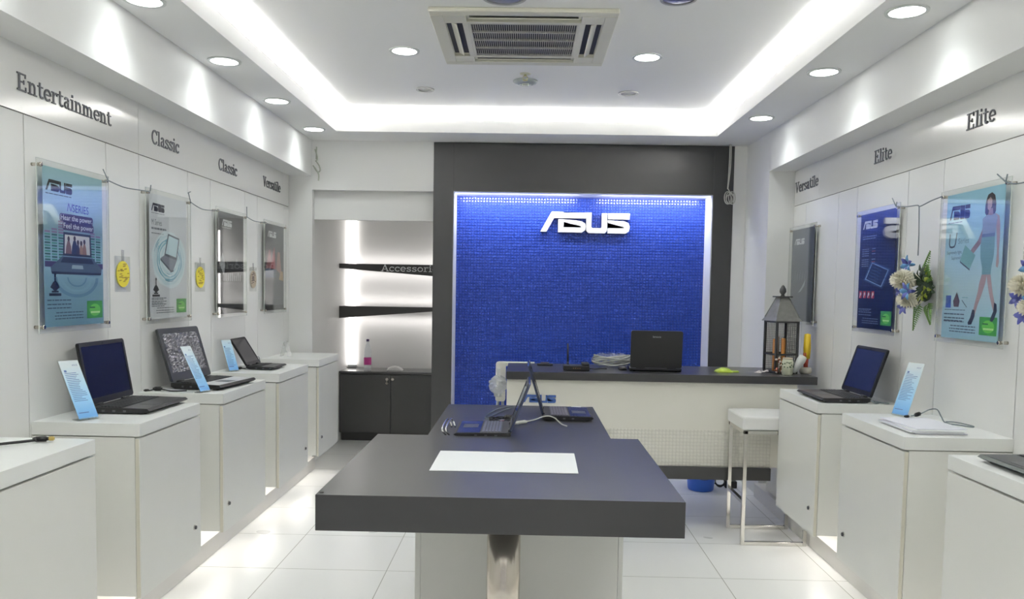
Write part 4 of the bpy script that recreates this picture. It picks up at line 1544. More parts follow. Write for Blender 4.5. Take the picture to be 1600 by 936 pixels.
def spec_card(x, y, z, rz, label, w=0.105, h=0.235, lean=18, lean_side=0.0):
    """acrylic easel leaning back, card faces local -y"""
    r = empty('information_card', (x, y, z), rz)
    L = math.radians(lean)
    T = Matrix.Rotation(PI / 2 - L, 4, 'X')        # local X right, Y up the card, Z toward the viewer
    mb = MB()
    mb.box(-w / 2, w / 2, 0.004, h, 0.0, 0.003, 0, 0.0006)
    mb.box(-w / 2, w / 2, 0.002, 0.005, 0.0, 0.02, 0)
    # rear leg of the easel
    q = Matrix.Translation((0, h * 0.93, 0.0)) @ Matrix.Rotation(math.radians(-2.2 * lean), 4, 'X')
    mb.build('acrylic_holder', ACRY, r).matrix_local = T
    mb = MB()
    mb.box(-w / 2, w / 2, 0.0, 0.003, 0.0, 0.045, 0)
    mb.build('acrylic_foot', ACRY, r).matrix_local = Matrix(((1, 0, 0, 0), (0, 0, 1, 0), (0, 1, 0, 0.0005), (0, 0, 0, 1)))
    mb = MB()
    mb.box(-w / 2 + 0.003, w / 2 - 0.003, 0.006, h - 0.004, 0.0034, 0.0040, 0)
    ink = mat('card_ink', (74, 98, 150), 0.5)
    rnd = random.Random(int(y * 100))
    rect_ = lambda a, b, c, d_: mb.prism([(a, c), (b, c), (b, d_), (a, d_)], 0.0042, 0.0042, 1)
    text(mb, 'ASUS', 0.012, w * 0.10, h - 0.03, 0.0042, 1, width=w * 0.26)
    rect_(-w * 0.36, -w * 0.24, h - 0.056, h - 0.046)
    for k in range(17):
        yy = h - 0.062 - k * 0.0078
        rect_(-w * 0.38, -w * 0.38 + w * rnd.uniform(0.4, 0.74), yy, yy + 0.0026)
    rect_(-w * 0.38, w * 0.1, 0.03, 0.034)
    mb.build('card', [CARD, ink], r, fix=False).matrix_local = T
    return tag(r, label, 'card', 'blue information cards on easels')


spec_card(-1.740, 3.172, ZT, PI / 2 - math.radians(28), 'blue information card beside the nearest left laptop', 0.088, 0.27, 31)
spec_card(-1.612, 4.026, ZT + 0.005, PI / 2 - math.radians(20), 'blue information card standing in front of the foil screen', 0.075, 0.265, 30)
spec_card(-1.815, 4.985, ZT + 0.010, PI / 2 - math.radians(40), 'blue information card beside the small netbook', 0.07, 0.22, 28)
spec_card(1.738, 3.735, ZT - 0.005, -PI / 2 + math.radians(22), 'blue information card on the right cabinet above the papers', 0.095, 0.265, 21)
# empty clear tent on the last left cabinet
mb = MB()
T = Matrix.Translation((-1.83, 6.12, ZT + 0.015))
for sgn in (-1, 1):
    q = T @ Matrix.Translation((0, 0, 0.0)) @ Matrix.Translation((sgn * 0.03, 0, 0)) @ Matrix.Rotation(-sgn * math.radians(15), 4, 'Y')
    mb.box(-0.0015, 0.0015, -0.05, 0.05, 0.0005, 0.115, 0, 0, q)
tag(mb.build('card_stand', clear('stand_acrylic', (0.95, 0.95, 0.95), 1.5, 0.05, haze=0.25)), 'empty clear acrylic tent stand on the last left cabinet', 'stand')


# ================================================================== CABLES AND PAPERS ON THE CABINETS
def cable(name, pts, r, material, label, plugs=(), cat='cable', group=None):
    o = empty(name, pts[0])
    P0 = Vector(pts[0])
    mb = MB()
    mb.tube([Vector(p) - P0 for p in pts], r, 8, sub=6)
    mb.build('cord', material, o)
    for (a, b_, rad, mm) in plugs:
        mb = MB()
        a, b_ = Vector(a) - P0, Vector(b_) - P0
        d = (b_ - a)
        mb.cyl(a, a + d * 0.25, rad * 0.55, rad, seg=12)
        mb.cyl(a + d * 0.25, a + d * 0.85, rad, rad, seg=12)
        mb.cyl(a + d * 0.85, b_, rad * 0.7, rad * 0.6, seg=12)
        mb.build('plug', mm, o)
    return tag(o, label, cat, group)


cable('cable', [(-1.665, 2.70, ZT + 0.008), (-1.69, 2.67, ZT + 0.008), (-1.735, 2.62, ZT + 0.008), (-1.79, 2.54, ZT + 0.008), (-1.84, 2.42, ZT + 0.008)], 0.0048, BLACKM,
      'thick black cable lying on the nearest left cabinet',
      (((-1.672, 2.692, ZT + 0.0115), (-1.628, 2.712, ZT + 0.0115), 0.010, BLACK), ((-1.630, 2.711, ZT + 0.0115), (-1.612, 2.719, ZT + 0.0115), 0.008, mat('brass_tip', (170, 150, 90), 0.3, metal=0.8))))
cable('cable', [(-1.915, 4.012, ZT + 0.009), (-1.895, 4.03, ZT + 0.009), (-1.865, 4.045, ZT + 0.015), (-1.825, 4.05, ZT + 0.009), (-1.79, 4.03, ZT + 0.008), (-1.75, 4.035, ZT + 0.008), (-1.72, 4.055, ZT + 0.008)], 0.0032, BLACKM,
      'black security cable at the foot of the foil screen laptop',
      (((-1.885, 4.037, ZT + 0.016), (-1.842, 4.049, ZT + 0.016), 0.011, BLACK), ((-1.918, 4.008, ZT + 0.011), (-1.90, 4.026, ZT + 0.011), 0.006, BLACK)))
cable('cable', [(-1.86, 5.05, ZT + 0.016), (-1.83, 5.06, ZT + 0.016), (-1.815, 5.09, ZT + 0.02), (-1.79, 5.12, ZT + 0.016)], 0.003, BLACKM,
      'black lead behind the small netbook near its card', (((-1.835, 5.055, ZT + 0.020), (-1.808, 5.10, ZT + 0.022), 0.009, BLACK),))
cable('cable', [(-1.80, 5.43, ZT + 0.014), (-1.815, 5.48, ZT + 0.02), (-1.83, 5.50, ZT + 0.055), (-1.86, 5.525, ZT + 0.055), (-1.89, 5.53, ZT + 0.03), (-1.90, 5.50, ZT + 0.014)], 0.0028, CORDG,
      'thin grey lead looping beside the small netbook', (((-1.812, 5.45, ZT + 0.022), (-1.822, 5.49, ZT + 0.028), 0.007, BLACK),))
cable('cable', [(1.83, 4.16, ZT), (1.80, 4.14, ZT), (1.785, 4.165, ZT + 0.015), (1.81, 4.19, ZT + 0.004), (1.845, 4.155, ZT), (1.87, 4.135, ZT)], 0.0035, CORDG,
      'short silver lead at the rear corner of the right laptop')
cable('cable', [(1.70, 3.545, ZT + 0.026), (1.735, 3.55, ZT + 0.032), (1.765, 3.565, ZT + 0.040), (1.80, 3.585, ZT + 0.05), (1.835, 3.59, ZT + 0.05), (1.845, 3.57, ZT + 0.02), (1.845, 3.53, ZT + 0.0),
                (1.875, 3.47, ZT), (1.905, 3.43, ZT), (1.92, 3.46, ZT), (1.90, 3.55, ZT), (1.86, 3.56, ZT)], 0.0028, CORDG,
      'thin dark power lead looping over the papers on the right',
      (((1.715, 3.545, ZT + 0.028), (1.745, 3.556, ZT + 0.036), 0.009, BLACK), ((1.668, 3.54, ZT + 0.024), (1.69, 3.543, ZT + 0.024), 0.006, BLACK)))

rnd = random.Random(11)
for k in range(5):
    mb = MB()
    n_ = 8
    tw = rnd.uniform(-0.07, 0.07)
    cur = rnd.uniform(0.0, 0.004)
    mb.box(-0.105, 0.105, -0.1485, 0.1485, 0.0, 0.0042, 0)
    o = mb.build('paper_sheet', PAPER if k % 2 else mat('paper_lilac', (222, 222, 230), 0.6))
    o.location = (1.675 + 0.012 * rnd.uniform(-1, 1), 3.40 + 0.012 * rnd.uniform(-1, 1), ZT - 0.0045 + 0.0044 * k)
    o.rotation_euler = (0, 0, tw)
    tag(o, ('topmost white sheet of the paper stack on the right cabinet' if k == 4 else 'lowest white sheet of the paper stack on the right cabinet' if k == 0 else 'white sheet inside the paper stack on the right cabinet'), 'paper', 'stacked papers on the right cabinet')


# ================================================================== BOUQUETS
def bouquet(y, z, label, seed, size=1.0):
    r = empty('bouquet', mw=wall_frame('right', W, y, z))
    rnd = random.Random(seed)
    GRN = mat('fern_green', (92, 128, 58), 0.6)
    GRD = mat('leaf_dark', (44, 62, 44), 0.55)
    LIM = mat('leaf_lime', (128, 142, 40), 0.55)
    IV = mat('petal_ivory', (228, 224, 208), 0.6)
    BL = mat('petal_blue', (66, 72, 138), 0.5)
    CY = mat('petal_cyan', (84, 134, 176), 0.5)

    def leaf(mb, p, d, up, L, wd, mi=0):
        p, d, up = Vector(p), Vector(d).normalized(), Vector(up).normalized()
        sd = d.cross(up).normalized()
        prof = [(0, .05), (.25, .8), (.5, 1), (.8, .6), (1, .02)]
        V = []
        for t_, w_ in prof:
            c_ = p + d * L * t_ + up * L * 0.18 * math.sin(PI * t_)
            V.append((mb.bm.verts.new(c_ + sd * wd * w_ / 2), mb.bm.verts.new(c_ + up * wd * 0.12), mb.bm.verts.new(c_ - sd * wd * w_ / 2)))
        for A, B in zip(V[:-1], V[1:]):
            for i in (0, 1):
                f = mb.bm.faces.new((A[i], B[i], B[i + 1], A[i + 1]))
                f.material_index = mi
                f.smooth = True

    def bloom(mb, c, rad, n, mi=0):
        c = Vector(c)
        for k in range(n):
            ph = math.acos(1 - (k + 0.5) / n * 1.05)
            th = k * 2.39996
            d = Vector((math.sin(ph) * math.cos(th), math.sin(ph) * math.sin(th), math.cos(ph)))
            up = Vector((0, 0, 1)) if ph > 0.4 else Vector((1, 0, 0))
            leaf(mb, c + d * rad * 0.42, d, up - d * up.dot(d) * 0.6, rad * 0.58, rad * 0.26, mi)
        mb.ellipsoid(c, (rad * 0.62,) * 3, mi)
    for c, rad in (((-0.035, 0.035, 0.06), 0.068), ((-0.005, -0.075, 0.055), 0.058), ((-0.085, 0.045, 0.03), 0.035)):
        mb = MB()
        bloom(mb, c, rad, 150)
        mb.build('white_bloom', IV, r, fix=False)
    for c, a0 in (((-0.045, 0.125, 0.05), 0.3), ((0.055, -0.03, 0.085), 1.0), ((-0.13, -0.03, 0.035), 0.6), ((-0.07, -0.115, 0.045), 0.1)):
        mb = MB()
        for k in range(6):
            a = a0 + k * PI / 3
            leaf(mb, c, (math.cos(a), math.sin(a), 0.35), (0, 0, 1), 0.058, 0.032, k % 2)
        mb.ellipsoid(c, (0.010, 0.010, 0.014), 1)
        mb.build('blue_orchid', [BL, CY] if c[0] < 0.05 and c[1] > -0.1 and c[0] > -0.1 else [BL, BL] if c[0] < 0.05 else [CY, BL], r, fix=False)
    for p, ang, L in (((0.03, 0.05, 0.03), 55, 0.17), ((0.0, -0.10, 0.03), -88, 0.15), ((0.05, -0.10, 0.02), -58, 0.13), ((0.06, 0.02, 0.03), 75, 0.10)):
        mb = MB()
        a = math.radians(ang)
        d = Vector((math.cos(a), math.sin(a), 0.15)).normalized()
        sd = Vector((-math.sin(a), math.cos(a), 0))
        p = Vector(p)
        mb.tube([p, p + d * L * 0.5 + Vector((0, 0, 0.01)), p + d * L], 0.0018, 6)
        for k in range(13):
            t_ = k / 12
            wl = 0.045 * (1 - t_) + 0.008
            for sg_ in (-1, 1):
                leaf(mb, p + d * L * t_, sd * sg_ + d * 0.6, (0, 0, 1), wl, 0.010)
        mb.build('fern_frond', GRN, r, fix=False)
    mb = MB()
    for k in range(46):
        a = rnd.uniform(0, 2 * PI)
        q = rnd.uniform(0.02, 0.10)
        c = (0.055 + 0.55 * q * math.cos(a), 0.0 + q * math.sin(a), rnd.uniform(0.012, 0.055))
        leaf(mb, c, (math.cos(a), math.sin(a), rnd.uniform(0, .5)), (0, 0, 1), rnd.uniform(0.035, 0.06), rnd.uniform(0.018, 0.03), 1 if 0.05 < c[0] and rnd.random() < 0.4 else 0)
    mb.tube([(0.02, 0.0, 0.01), (0.03, 0.08, 0.02), (0.035, 0.12, 0.03)], 0.003, 6)
    mb.build('greenery', [GRD, LIM], r, fix=False)
    mb = MB()
    mb.ellipsoid((0.01, -0.01, 0.018), (0.05, 0.08, 0.018))
    mb.build('backing', GRD, r)
    r.scale = (1.12 * size, 0.84 * size, 1.35 * size)
    return tag(r, label, 'bouquet', 'flower bouquets on the right wall')


bouquet(3.915, 1.552, 'white and blue flower bouquet between the navy and light blue posters', 3)
bouquet(2.985, 1.525, 'partly cropped white and blue bouquet at the right edge', 9, 0.88)

# ================================================================== CENTRE TABLES
DTOP = mat('charcoal_tabletop', (56, 56, 57), 0.30, spec=0.5, noise=0.05, nscale=18)
t1 = empty('display_table', (-0.068, 3.02, 0))
mb = MB()
mb.box(-0.582, 0.577, -0.538, 0.535, 0.735, 0.85, 0, 0.0016)
mb.build('tabletop', DTOP, t1)
mb = MB()
mb.cyl((0.003, -0.12, 0.014), (0.003, -0.12, 0.735), 0.061, seg=40)
mb.build('post', STEEL, t1)
mb = MB()
mb.lathe([(0.0, 0.0), (0.20, 0.0), (0.20, 0.006), (0.19, 0.012), (0.065, 0.018), (0.0, 0.018)], 40, 0, Matrix.Translation((0.003, -0.12, 0)), False)
mb.build('base_plate', STEEL, t1)
mb = MB()
mb.cyl((-0.568, -0.512, 0.8502), (-0.568, -0.512, 0.852), 0.007, seg=12)
mb.build('screw_cap', BLACK, t1)
tag(t1, 'large charcoal slab table in the foreground on a steel post', 'table')

t2 = empty('counter_table', (-0.018, 4.10, 0))
mb = MB()
mb.box(-0.415, 0.412, -0.538, 0.50, 0.750, 0.84, 0, 0.0016)
o = mb.build('tabletop', DTOP, t2)
mb = MB()
mb.box(-0.380, 0.395, -0.86, 0.42, 0.02, 0.728, 0, 0.001)
mb.box(-0.36, 0.375, -0.84, 0.40, 0.0, 0.02, 0)
mb.build('cabinet_body', LAM, t2)
mb = MB()
mb.box(-0.392, 0.409, -0.885, -0.862, 0.02, 0.728, 0, 0.001)
mb.build('front_panel', LAM, t2)
mb = MB()
mb.box(-0.415, -0.3935, -0.884, -0.862, 0.02, 0.728, 0, 0.001)
mb.box(0.4105, 0.430, -0.884, -0.862, 0.02, 0.728, 0, 0.001)
mb.build('side_stile', LAM, t2)
mb = MB()
mb.box(-0.30, 0.30, -0.5, 0.40, 0.728, 0.750, 0)
mb.build('sub_frame', DARK, t2)
tag(t2, 'narrow charcoal topped table with white base behind the foreground table', 'table')

# white sheet on the front table
mb = MB()
nx, ny = 24, 8
mb.prism([(-0.267, -0.176), (0.266, -0.176), (0.272, 0.176), (0.045, 0.176), (0.02, 0.170), (0.0, 0.172), (-0.02, 0.176), (-0.264, 0.176)], 0.0005, 0.0022, 0)
o = mb.build('paper_sheet', PAPER)
o.location = (-0.068, 3.022, 0.85)
tag(o, 'large white sheet of paper lying on the foreground table', 'paper')

# two laptops on the rear table, lids back to back
laptop('laptop', (-0.185, 3.715, 0.84), -PI / 2, 0.33, 0.255, 0.232, math.radians(21), 'black laptop at the front of the narrow table, lid edge-on', screen=mat('screen_reflective', (70, 84, 120), 0.06),
       keytone=(92, 94, 102), palm=mat('palm_blue', (44, 54, 96), 0.2), lidback=mat('lid_blue_black', (58, 66, 90), 0.15))
laptop('laptop', (0.225, 4.245, 0.84), PI / 2, 0.34, 0.262, 0.262, math.radians(17), 'black laptop at the rear of the narrow table, keyboard to the right', screen=mat('screen_dim', (40, 50, 80), 0.1),
       keytone=(96, 92, 98), palm=mat('palm_blue', (44, 54, 96), 0.2), lidback=mat('lid_blue_black', (58, 66, 90), 0.15))
cable('cable', [(-0.02, 3.93, 0.85), (0.05, 4.0, 0.855), (0.11, 4.02, 0.872), (0.15, 4.00, 0.868), (0.185, 3.94, 0.847), (0.21, 3.90, 0.844)], 0.003, CORDW, 'white cord lying in front of the rear table laptop',
      (((-0.045, 3.90, 0.851), (0.015, 3.955, 0.853), 0.010, CORDW),))
cable('cable', [(-0.20, 4.08, 0.844), (-0.16, 4.20, 0.844), (-0.10, 4.40, 0.844), (-0.06, 4.52, 0.844), (-0.14, 4.44, 0.844), (-0.20, 4.14, 0.846), (-0.16, 4.02, 0.847), (-0.11, 4.00, 0.847), (-0.06, 4.05, 0.847)], 0.0026, CORDG,
      'thin grey lead looping behind the front laptop of the narrow table')
mb_pts = [(-0.115 + 0.055 * math.cos(a) * (1 + 0.15 * math.sin(3 * a)), 3.985 + 0.06 * math.sin(a), 0.849 + 0.006 * (k % 3)) for k, a in enumerate([0.9 * i for i in range(22)])]
cable('cable', mb_pts, 0.0028, BLACKM, 'tangled black charger lead between the two back to back laptops',
      (((-0.10, 4.055, 0.858), (-0.055, 4.07, 0.858), 0.011, BLACK), ((-0.13, 3.93, 0.852), (-0.09, 3.925, 0.852), 0.009, mat('plug_red', (120, 40, 50), 0.4))))
mb = MB()
mb.box(-0.025, 0.03, -0.02, 0.02, 0.0, 0.014, 0, 0.004)
mb.box(-0.045, -0.025, -0.004, 0.004, 0.004, 0.010, 1, 0.001)
o = mb.build('usb_adapter', [CORDW, SILVER])
o.location = (0.29, 4.49, 0.8405)
tag(o, 'small white adapter behind the keyboard of the rear laptop', 'adapter')
# display bracket (chrome hoop) at the front-left corner of the narrow table
mb = MB()
mb.tube([(-0.335, 3.60, 0.843), (-0.352, 3.60, 0.87), (-0.345, 3.80, 0.885), (-0.325, 3.80, 0.845)], 0.004, 8, sub=4)
mb.tube([(-0.350, 3.60, 0.843), (-0.368, 3.60, 0.87), (-0.360, 3.80, 0.885), (-0.342, 3.80, 0.845)], 0.004, 8, sub=4)
tag(mb.build('wire_bracket', CHROME), 'pair of bent chrome wires beside the front narrow table laptop', 'bracket')


# ================================================================== SERVICE COUNTER
sc = empty('service_counter', (0.87, 5.14, 0))
mb = MB()
mb.box(-0.988, 0.995, 0.0, 0.62, 0.930, 0.98, 0, 0.0016)
mb.build('counter_top', DTOP, sc)
CW = mat('counter_white', (226, 224, 214), 0.35)
mb = MB()
mb.box(-0.984, 0.878, 0.03, 0.05, 0.60, 0.930, 0)
mb.box(-0.984, 0.878, 0.034, 0.30, 0.385, 0.62, 0)
mb.box(-0.984, -0.96, 0.05, 0.30, 0.62, 0.93, 0)
mb.build('front_panel', CW, sc)
MB().box(-0.984, 0.72, 0.0285, 0.034, 0.385, 0.622, 0).build('mosaic_band', mosaic('white_mosaic', (224, 222, 212), 0.0225, 0, 2, 0.3, 0.9, 0.003, 0.86), sc)
mb = MB()
mb.box(-0.984, 0.72, 0.0, 0.32, 0.305, 0.385, 0, 0.0015)
mb.build('kick_beam', DARK, sc)
mb = MB()
mb.box(-0.88, -0.50, 0.10, 0.30, 0.0, 0.305, 0, 0.002)
mb.build('support', CW, sc)
MB().box(0.875, 0.895, 0.10, 0.60, 0.105, 0.93, 0).build('end_bracket', CW, sc)
mb = MB()
logo(mb, 0, 0, 0.052, 0.0, 0.006, 0, width=0.215)
o = mb.build('logo', mat('logo_blue', (64, 96, 160), 0.4), sc)
o.matrix_local = wall_frame('back', -0.880, 0.030, 0.779)
tag(sc, 'long white service counter with charcoal top in front of the backdrop', 'counter')

# white upstand of the back desk at the counter's left end
bk = empty('return_desk', (-0.17, 5.79, 0))
mb = MB()
M = Matrix.Rotation(PI / 2, 4, 'X')
mb.prism(rrect(-0.038, 0.034, 0.70, 0.985, 0.018), 0.0, 0.03, 0, M)
mb.box(-0.02, 0.24, -0.03, 0.0, 0.955, 0.987, 0, 0.003)
mb.build('end_panel', CW, bk)
mb = MB()
for x in (-0.02, 0.015):
    mb.cyl((x, -0.015, 0.0), (x, -0.015, 0.72), 0.011, seg=12)
mb.build('leg', mat('leg_grey', (150, 155, 162), 0.35, metal=0.4), bk)
tag(bk, 'white end panel on grey legs behind the counter left end', 'desk')
# crumpled clear bag
mb = MB()
rnd = random.Random(21)
NZ = [[rnd.uniform(0.75, 1.2) for _ in range(13)] for _ in range(13)]


def bagf(u, v):
    a = 2 * PI * u
    k = NZ[int(u * 12) % 12][int(round(v * 12))]
    rr = (0.028 + 0.045 * math.sin(PI * min(1, v * 1.15)) ** 0.8) * k
    return Vector((rr * math.cos(a) * 0.9, rr * math.sin(a) * 0.5, -0.15 * v))


mb.grid(bagf, 24, 12, 0, False)
mb.box(-0.012, 0.012, -0.004, 0.004, -0.002, 0.05, 0)
o = mb.build('plastic_bag', clear('bag_film', (0.90, 0.91, 0.93), 1.45, 0.15, haze=0.35))
o.location = (-0.185, 5.685, 0.895)
tag(o, 'crumpled clear plastic bag hanging at the counter left end', 'bag')

# ---- things on the counter
ZC = 0.98
rt = empty('router', (0.338, 5.30, ZC))
mb = MB()
mb.box(-0.085, 0.085, -0.055, 0.055, 0.002, 0.034, 0, 0.004)
mb.box(0.035, 0.082, -0.05, 0.055, 0.034, 0.052, 0, 0.003)
mb.build('body', BLACK, rt)
mb = MB()
mb.cyl((-0.052, 0.058, 0.02), (-0.052, 0.064, 0.05), 0.007, seg=12)
mb.cyl((-0.052, 0.064, 0.05), (-0.054, 0.066, 0.172), 0.006, 0.0045, seg=12)
mb.build('antenna', BLACK, rt)
mb = MB()
for k in range(4):
    mb.cyl((-0.02 + 0.014 * k, -0.0545, 0.018), (-0.02 + 0.014 * k, -0.0562, 0.018), 0.0028, seg=8)
mb.build('indicator', mat('amber', (170, 120, 60), 0.4), rt)
tag(rt, 'small black router with upright antenna on the service counter', 'router')
o = MB().box(-0.055, 0.055, -0.03, 0.03, 0.0005, 0.014, 0, 0.004).box(-0.03, 0.028, -0.018, 0.018, 0.014, 0.022, 1, 0.003).build('stapler', [BLACK, mat('dark_mauve', (70, 60, 70), 0.4)])
o.location = (0.14, 5.60, ZC)
tag(o, 'flat black holder on the counter left of the router', 'office item')
# coil of cable in clear wrap
cc = empty('cable_bundle', (0.60, 5.56, ZC))
mb = MB()
rnd = random.Random(2)
for k in range(7):
    rx, ry = 0.125 + 0.012 * rnd.uniform(-1, 1), 0.06 + 0.008 * rnd.uniform(-1, 1)
    zz = 0.03 + 0.007 * k
    mb.tube([(rx * math.cos(a), ry * math.sin(a), zz + 0.012 * math.cos(2 * a + k)) for a in [2 * PI * q / 14 for q in range(14)]], 0.006, 8, closed=True, sub=3)
mb.build('coil', mat('silver_cable', (168, 170, 165), 0.25, metal=0.4), cc)
mb = MB()
mb.grid(lambda u, v: Vector(((0.14 + 0.004 * math.sin(30 * u)) * math.cos(2 * PI * u) * (0.55 + 0.45 * math.sin(PI * v)), 0.075 * math.sin(2 * PI * u) * (0.55 + 0.45 * math.sin(PI * v)), 0.002 + 0.096 * v + 0.004 * math.sin(41 * u + 9 * v))), 40, 8, 0, False)
mb.build('wrap', FILM, cc)
tag(cc, 'coiled silver cable in clear wrap behind the counter laptop', 'cable')
cable('cable', [(0.43, 5.305, ZC + 0.012), (0.47, 5.36, ZC + 0.006), (0.51, 5.38, ZC + 0.008), (0.55, 5.40, ZC + 0.005)], 0.004, BLACKM, 'short black lead at the right of the router')
# small mouse left of the laptop
mb = MB()
mb.ellipsoid((0, 0, 0.010), (0.03, 0.05, 0.018))
mb.box(-0.026, 0.026, -0.044, 0.044, 0.0005, 0.012, 0, 0.004)
o = mb.build('mouse', BLACK)
o.location = (0.655, 5.40, ZC)
tag(o, 'black mouse beside the laptop on the service counter', 'mouse')
# green folded packet
gp = MB()
gp.grid(lambda u, v: Vector((-0.055 + 0.11 * u, -0.04 + 0.08 * v, 0.004 + 0.026 * math.sin(PI * u) ** 0.7 * math.sin(PI * v) ** 0.7 + 0.004 * math.sin(19 * u + 11 * v))), 14, 10)
gp.prism(rrect(-0.055, 0.055, -0.04, 0.04, 0.012), 0.0, 0.006)
gp.prism([(0.02, -0.03), (0.10, -0.01), (0.105, 0.05), (0.03, 0.045)], 0.0, 0.008)
o = gp.build('green_packet', mat('lime_film', (168, 190, 62), 0.35))
o.location = (1.32, 5.36, ZC + 0.0005)
tag(o, 'lime green crumpled packet on the service counter', 'packet')
# paper scraps
mb = MB()
rnd = random.Random(31)
for k in range(3):
    x0, y0 = 1.545 + 0.028 * k, 5.36 + 0.02 * k
    mb.grid(lambda u, v: Vector((x0 - 0.02 + 0.045 * u, y0 - 0.02 + 0.04 * v, ZC + 0.002 + 0.010 * math.sin(PI * u + k) ** 2 * math.sin(PI * v) + 0.003 * k)), 6, 6)
o = mb.build('wrapper', mat('wrapper_pale', (206, 198, 196), 0.5))
tag(o, 'small pale wrappers lying left of the lantern', 'wrapper')

# ---- lantern
ln = empty('lantern', (1.712, 5.42, ZC), math.radians(12))
LM = mat('lantern_zinc', (128, 128, 124), 0.45, metal=0.35, noise=0.2, nscale=40)
LD = mat('lantern_dark', (70, 70, 70), 0.5, metal=0.3)
hw = 0.076
mb = MB()
mb.box(-hw - 0.006, hw + 0.006, -hw - 0.006, hw + 0.006, 0.0, 0.014, 0, 0.002)
for sx in (-1, 1):
    for sy in (-1, 1):
        mb.box(sx * hw - 0.007, sx * hw + 0.007, sy * hw - 0.007, sy * hw + 0.007, 0.014, 0.345, 0)
for z in (0.125, 0.34):
    for s_ in (-1, 1):
        mb.box(-hw, hw, s_ * hw - 0.005, s_ * hw + 0.005, z - 0.006, z + 0.006, 0)
        mb.box(s_ * hw - 0.005, s_ * hw + 0.005, -hw, hw, z - 0.006, z + 0.006, 0)
mb.build('frame', LD, ln)
mb = MB()
for s_ in (-1, 1):
    if s_ > 0:
        for k in range(15):
            x = -hw + 2 * hw * k / 14
            mb.box(s_ * hw - 0.001, s_ * hw + 0.001, x - 0.0015, x + 0.0015, 0.014, 0.34, 0)
    for k in range(26):
        z = 0.02 + 0.0125 * k
        mb.box(hw - 0.001, hw + 0.001, -hw, hw, z, z + 0.0025, 0)
for k in range(15):
    x = -hw + 2 * hw * k / 14
    mb.box(x - 0.0015, x + 0.0015, hw - 0.001, hw + 0.001, 0.014, 0.34, 0)
for k in range(26):
    z = 0.02 + 0.0125 * k
    mb.box(-hw, hw, hw - 0.001, hw + 0.001, z, z + 0.0025, 0)
# the front mesh covers only its right half
for k in range(8):
    x = 0.0 + hw * k / 7
    mb.box(x - 0.0022, x + 0.0022, -hw - 0.001, -hw + 0.001, 0.03, 0.34, 0)
for k in range(12):
    z = 0.03 + 0.0255 * k
    mb.box(-0.0, hw, -hw - 0.001, -hw + 0.001, z, z + 0.004, 0)
mb.build('wire_mesh', LM, ln)
mb = MB()
e, tp = 0.094, 0.028
z0, z1, z2 = 0.345, 0.358, 0.505
V = [[mb.bm.verts.new((sx * q, sy * q, z)) for sx, sy in ((-1, -1), (1, -1), (1, 1), (-1, 1))] for q, z in ((e, z0), (e, z0 + 0.004), (0.080, z1 + 0.012), (tp, z2))]
for A, B in zip(V[:-1], V[1:]):
    for k in range(4):
        mb.bm.faces.new((A[k], A[(k + 1) % 4], B[(k + 1) % 4], B[k]))
mb.bm.faces.new(V[0][::-1])
mb.bm.faces.new(V[-1])
for sx, sy in ((-1, -1), (1, -1), (1, 1), (-1, 1)):
    mb.cyl((sx * 0.080, sy * 0.080, z1 + 0.012), (sx * tp, sy * tp, z2), 0.0035, seg=8)
mb.build('roof', LM, ln)
mb = MB()
mb.box(-0.048, 0.048, -0.048, 0.048, z2 - 0.002, z2 + 0.006, 0, 0.002)
mb.lathe([(0.0, z2 + 0.004), (0.014, z2 + 0.006), (0.010, z2 + 0.016), (0.022, z2 + 0.034), (0.020, z2 + 0.054), (0.008, z2 + 0.075), (0.0, z2 + 0.080)], 18, 0, None, False)
mb.build('finial', LD, ln)
tag(ln, 'grey metal house-shaped lantern at the right end of the counter', 'lantern')
# candles and flowers inside the lantern
for k, (x, y, hh, rgb) in enumerate(((1.665, 5.40, 0.21, (186, 126, 66)), (1.692, 5.44, 0.225, (150, 128, 110)), (1.722, 5.40, 0.215, (206, 140, 70)), (1.745, 5.43, 0.20, (96, 76, 60)))):
    o = empty('candle', (x, y, ZC + 0.014))
    MB().lathe([(0.0, 0.0), (0.013, 0.0), (0.013, hh), (0.010, hh + 0.002), (0.0, hh - 0.002)], 16, 0, None, False).build('wax', mat('wax_%d' % k, rgb, 0.5), o)
    MB().cyl((0, 0, hh - 0.002), (0.002, 0, hh + 0.012), 0.0012, seg=6).build('wick', BLACKM, o)
    tag(o, ['brown candle leftmost inside the lantern', 'greyish candle second from the left inside the lantern', 'orange brown candle third from the left inside the lantern', 'dark brown candle rightmost inside the lantern'][k], 'candle', 'candles inside the lantern')
mb = MB()
rnd = random.Random(44)
for k in range(26):
    x, y, z = 1.668 + rnd.uniform(-.028, .045), 5.305 + rnd.uniform(-.012, .008), ZC + 0.012 + rnd.uniform(0, .10)
    mb.ellipsoid((x, y, z), (0.008, 0.008, 0.007), k % 3, None, 8, 6)
mb.tube([(1.67, 5.307, ZC + 0.001), (1.675, 5.307, ZC + 0.06), (1.68, 5.305, ZC + 0.11)], 0.003, 6, 3)
mb.tube([(1.66, 5.31, ZC + 0.001), (1.655, 5.307, ZC + 0.05), (1.65, 5.305, ZC + 0.09)], 0.003, 6, 3)
o = mb.build('flower_sprig', [mat('sprig_white', (222, 214, 206), 0.6), mat('sprig_pink', (176, 110, 104), 0.6), mat('sprig_rust', (150, 92, 62), 0.6), mat('sprig_stem', (86, 84, 64), 0.6)])
tag(o, 'sprig of pink and white flowers in front of the lantern', 'flowers')
jr = empty('jar', (1.706, 5.250, ZC))
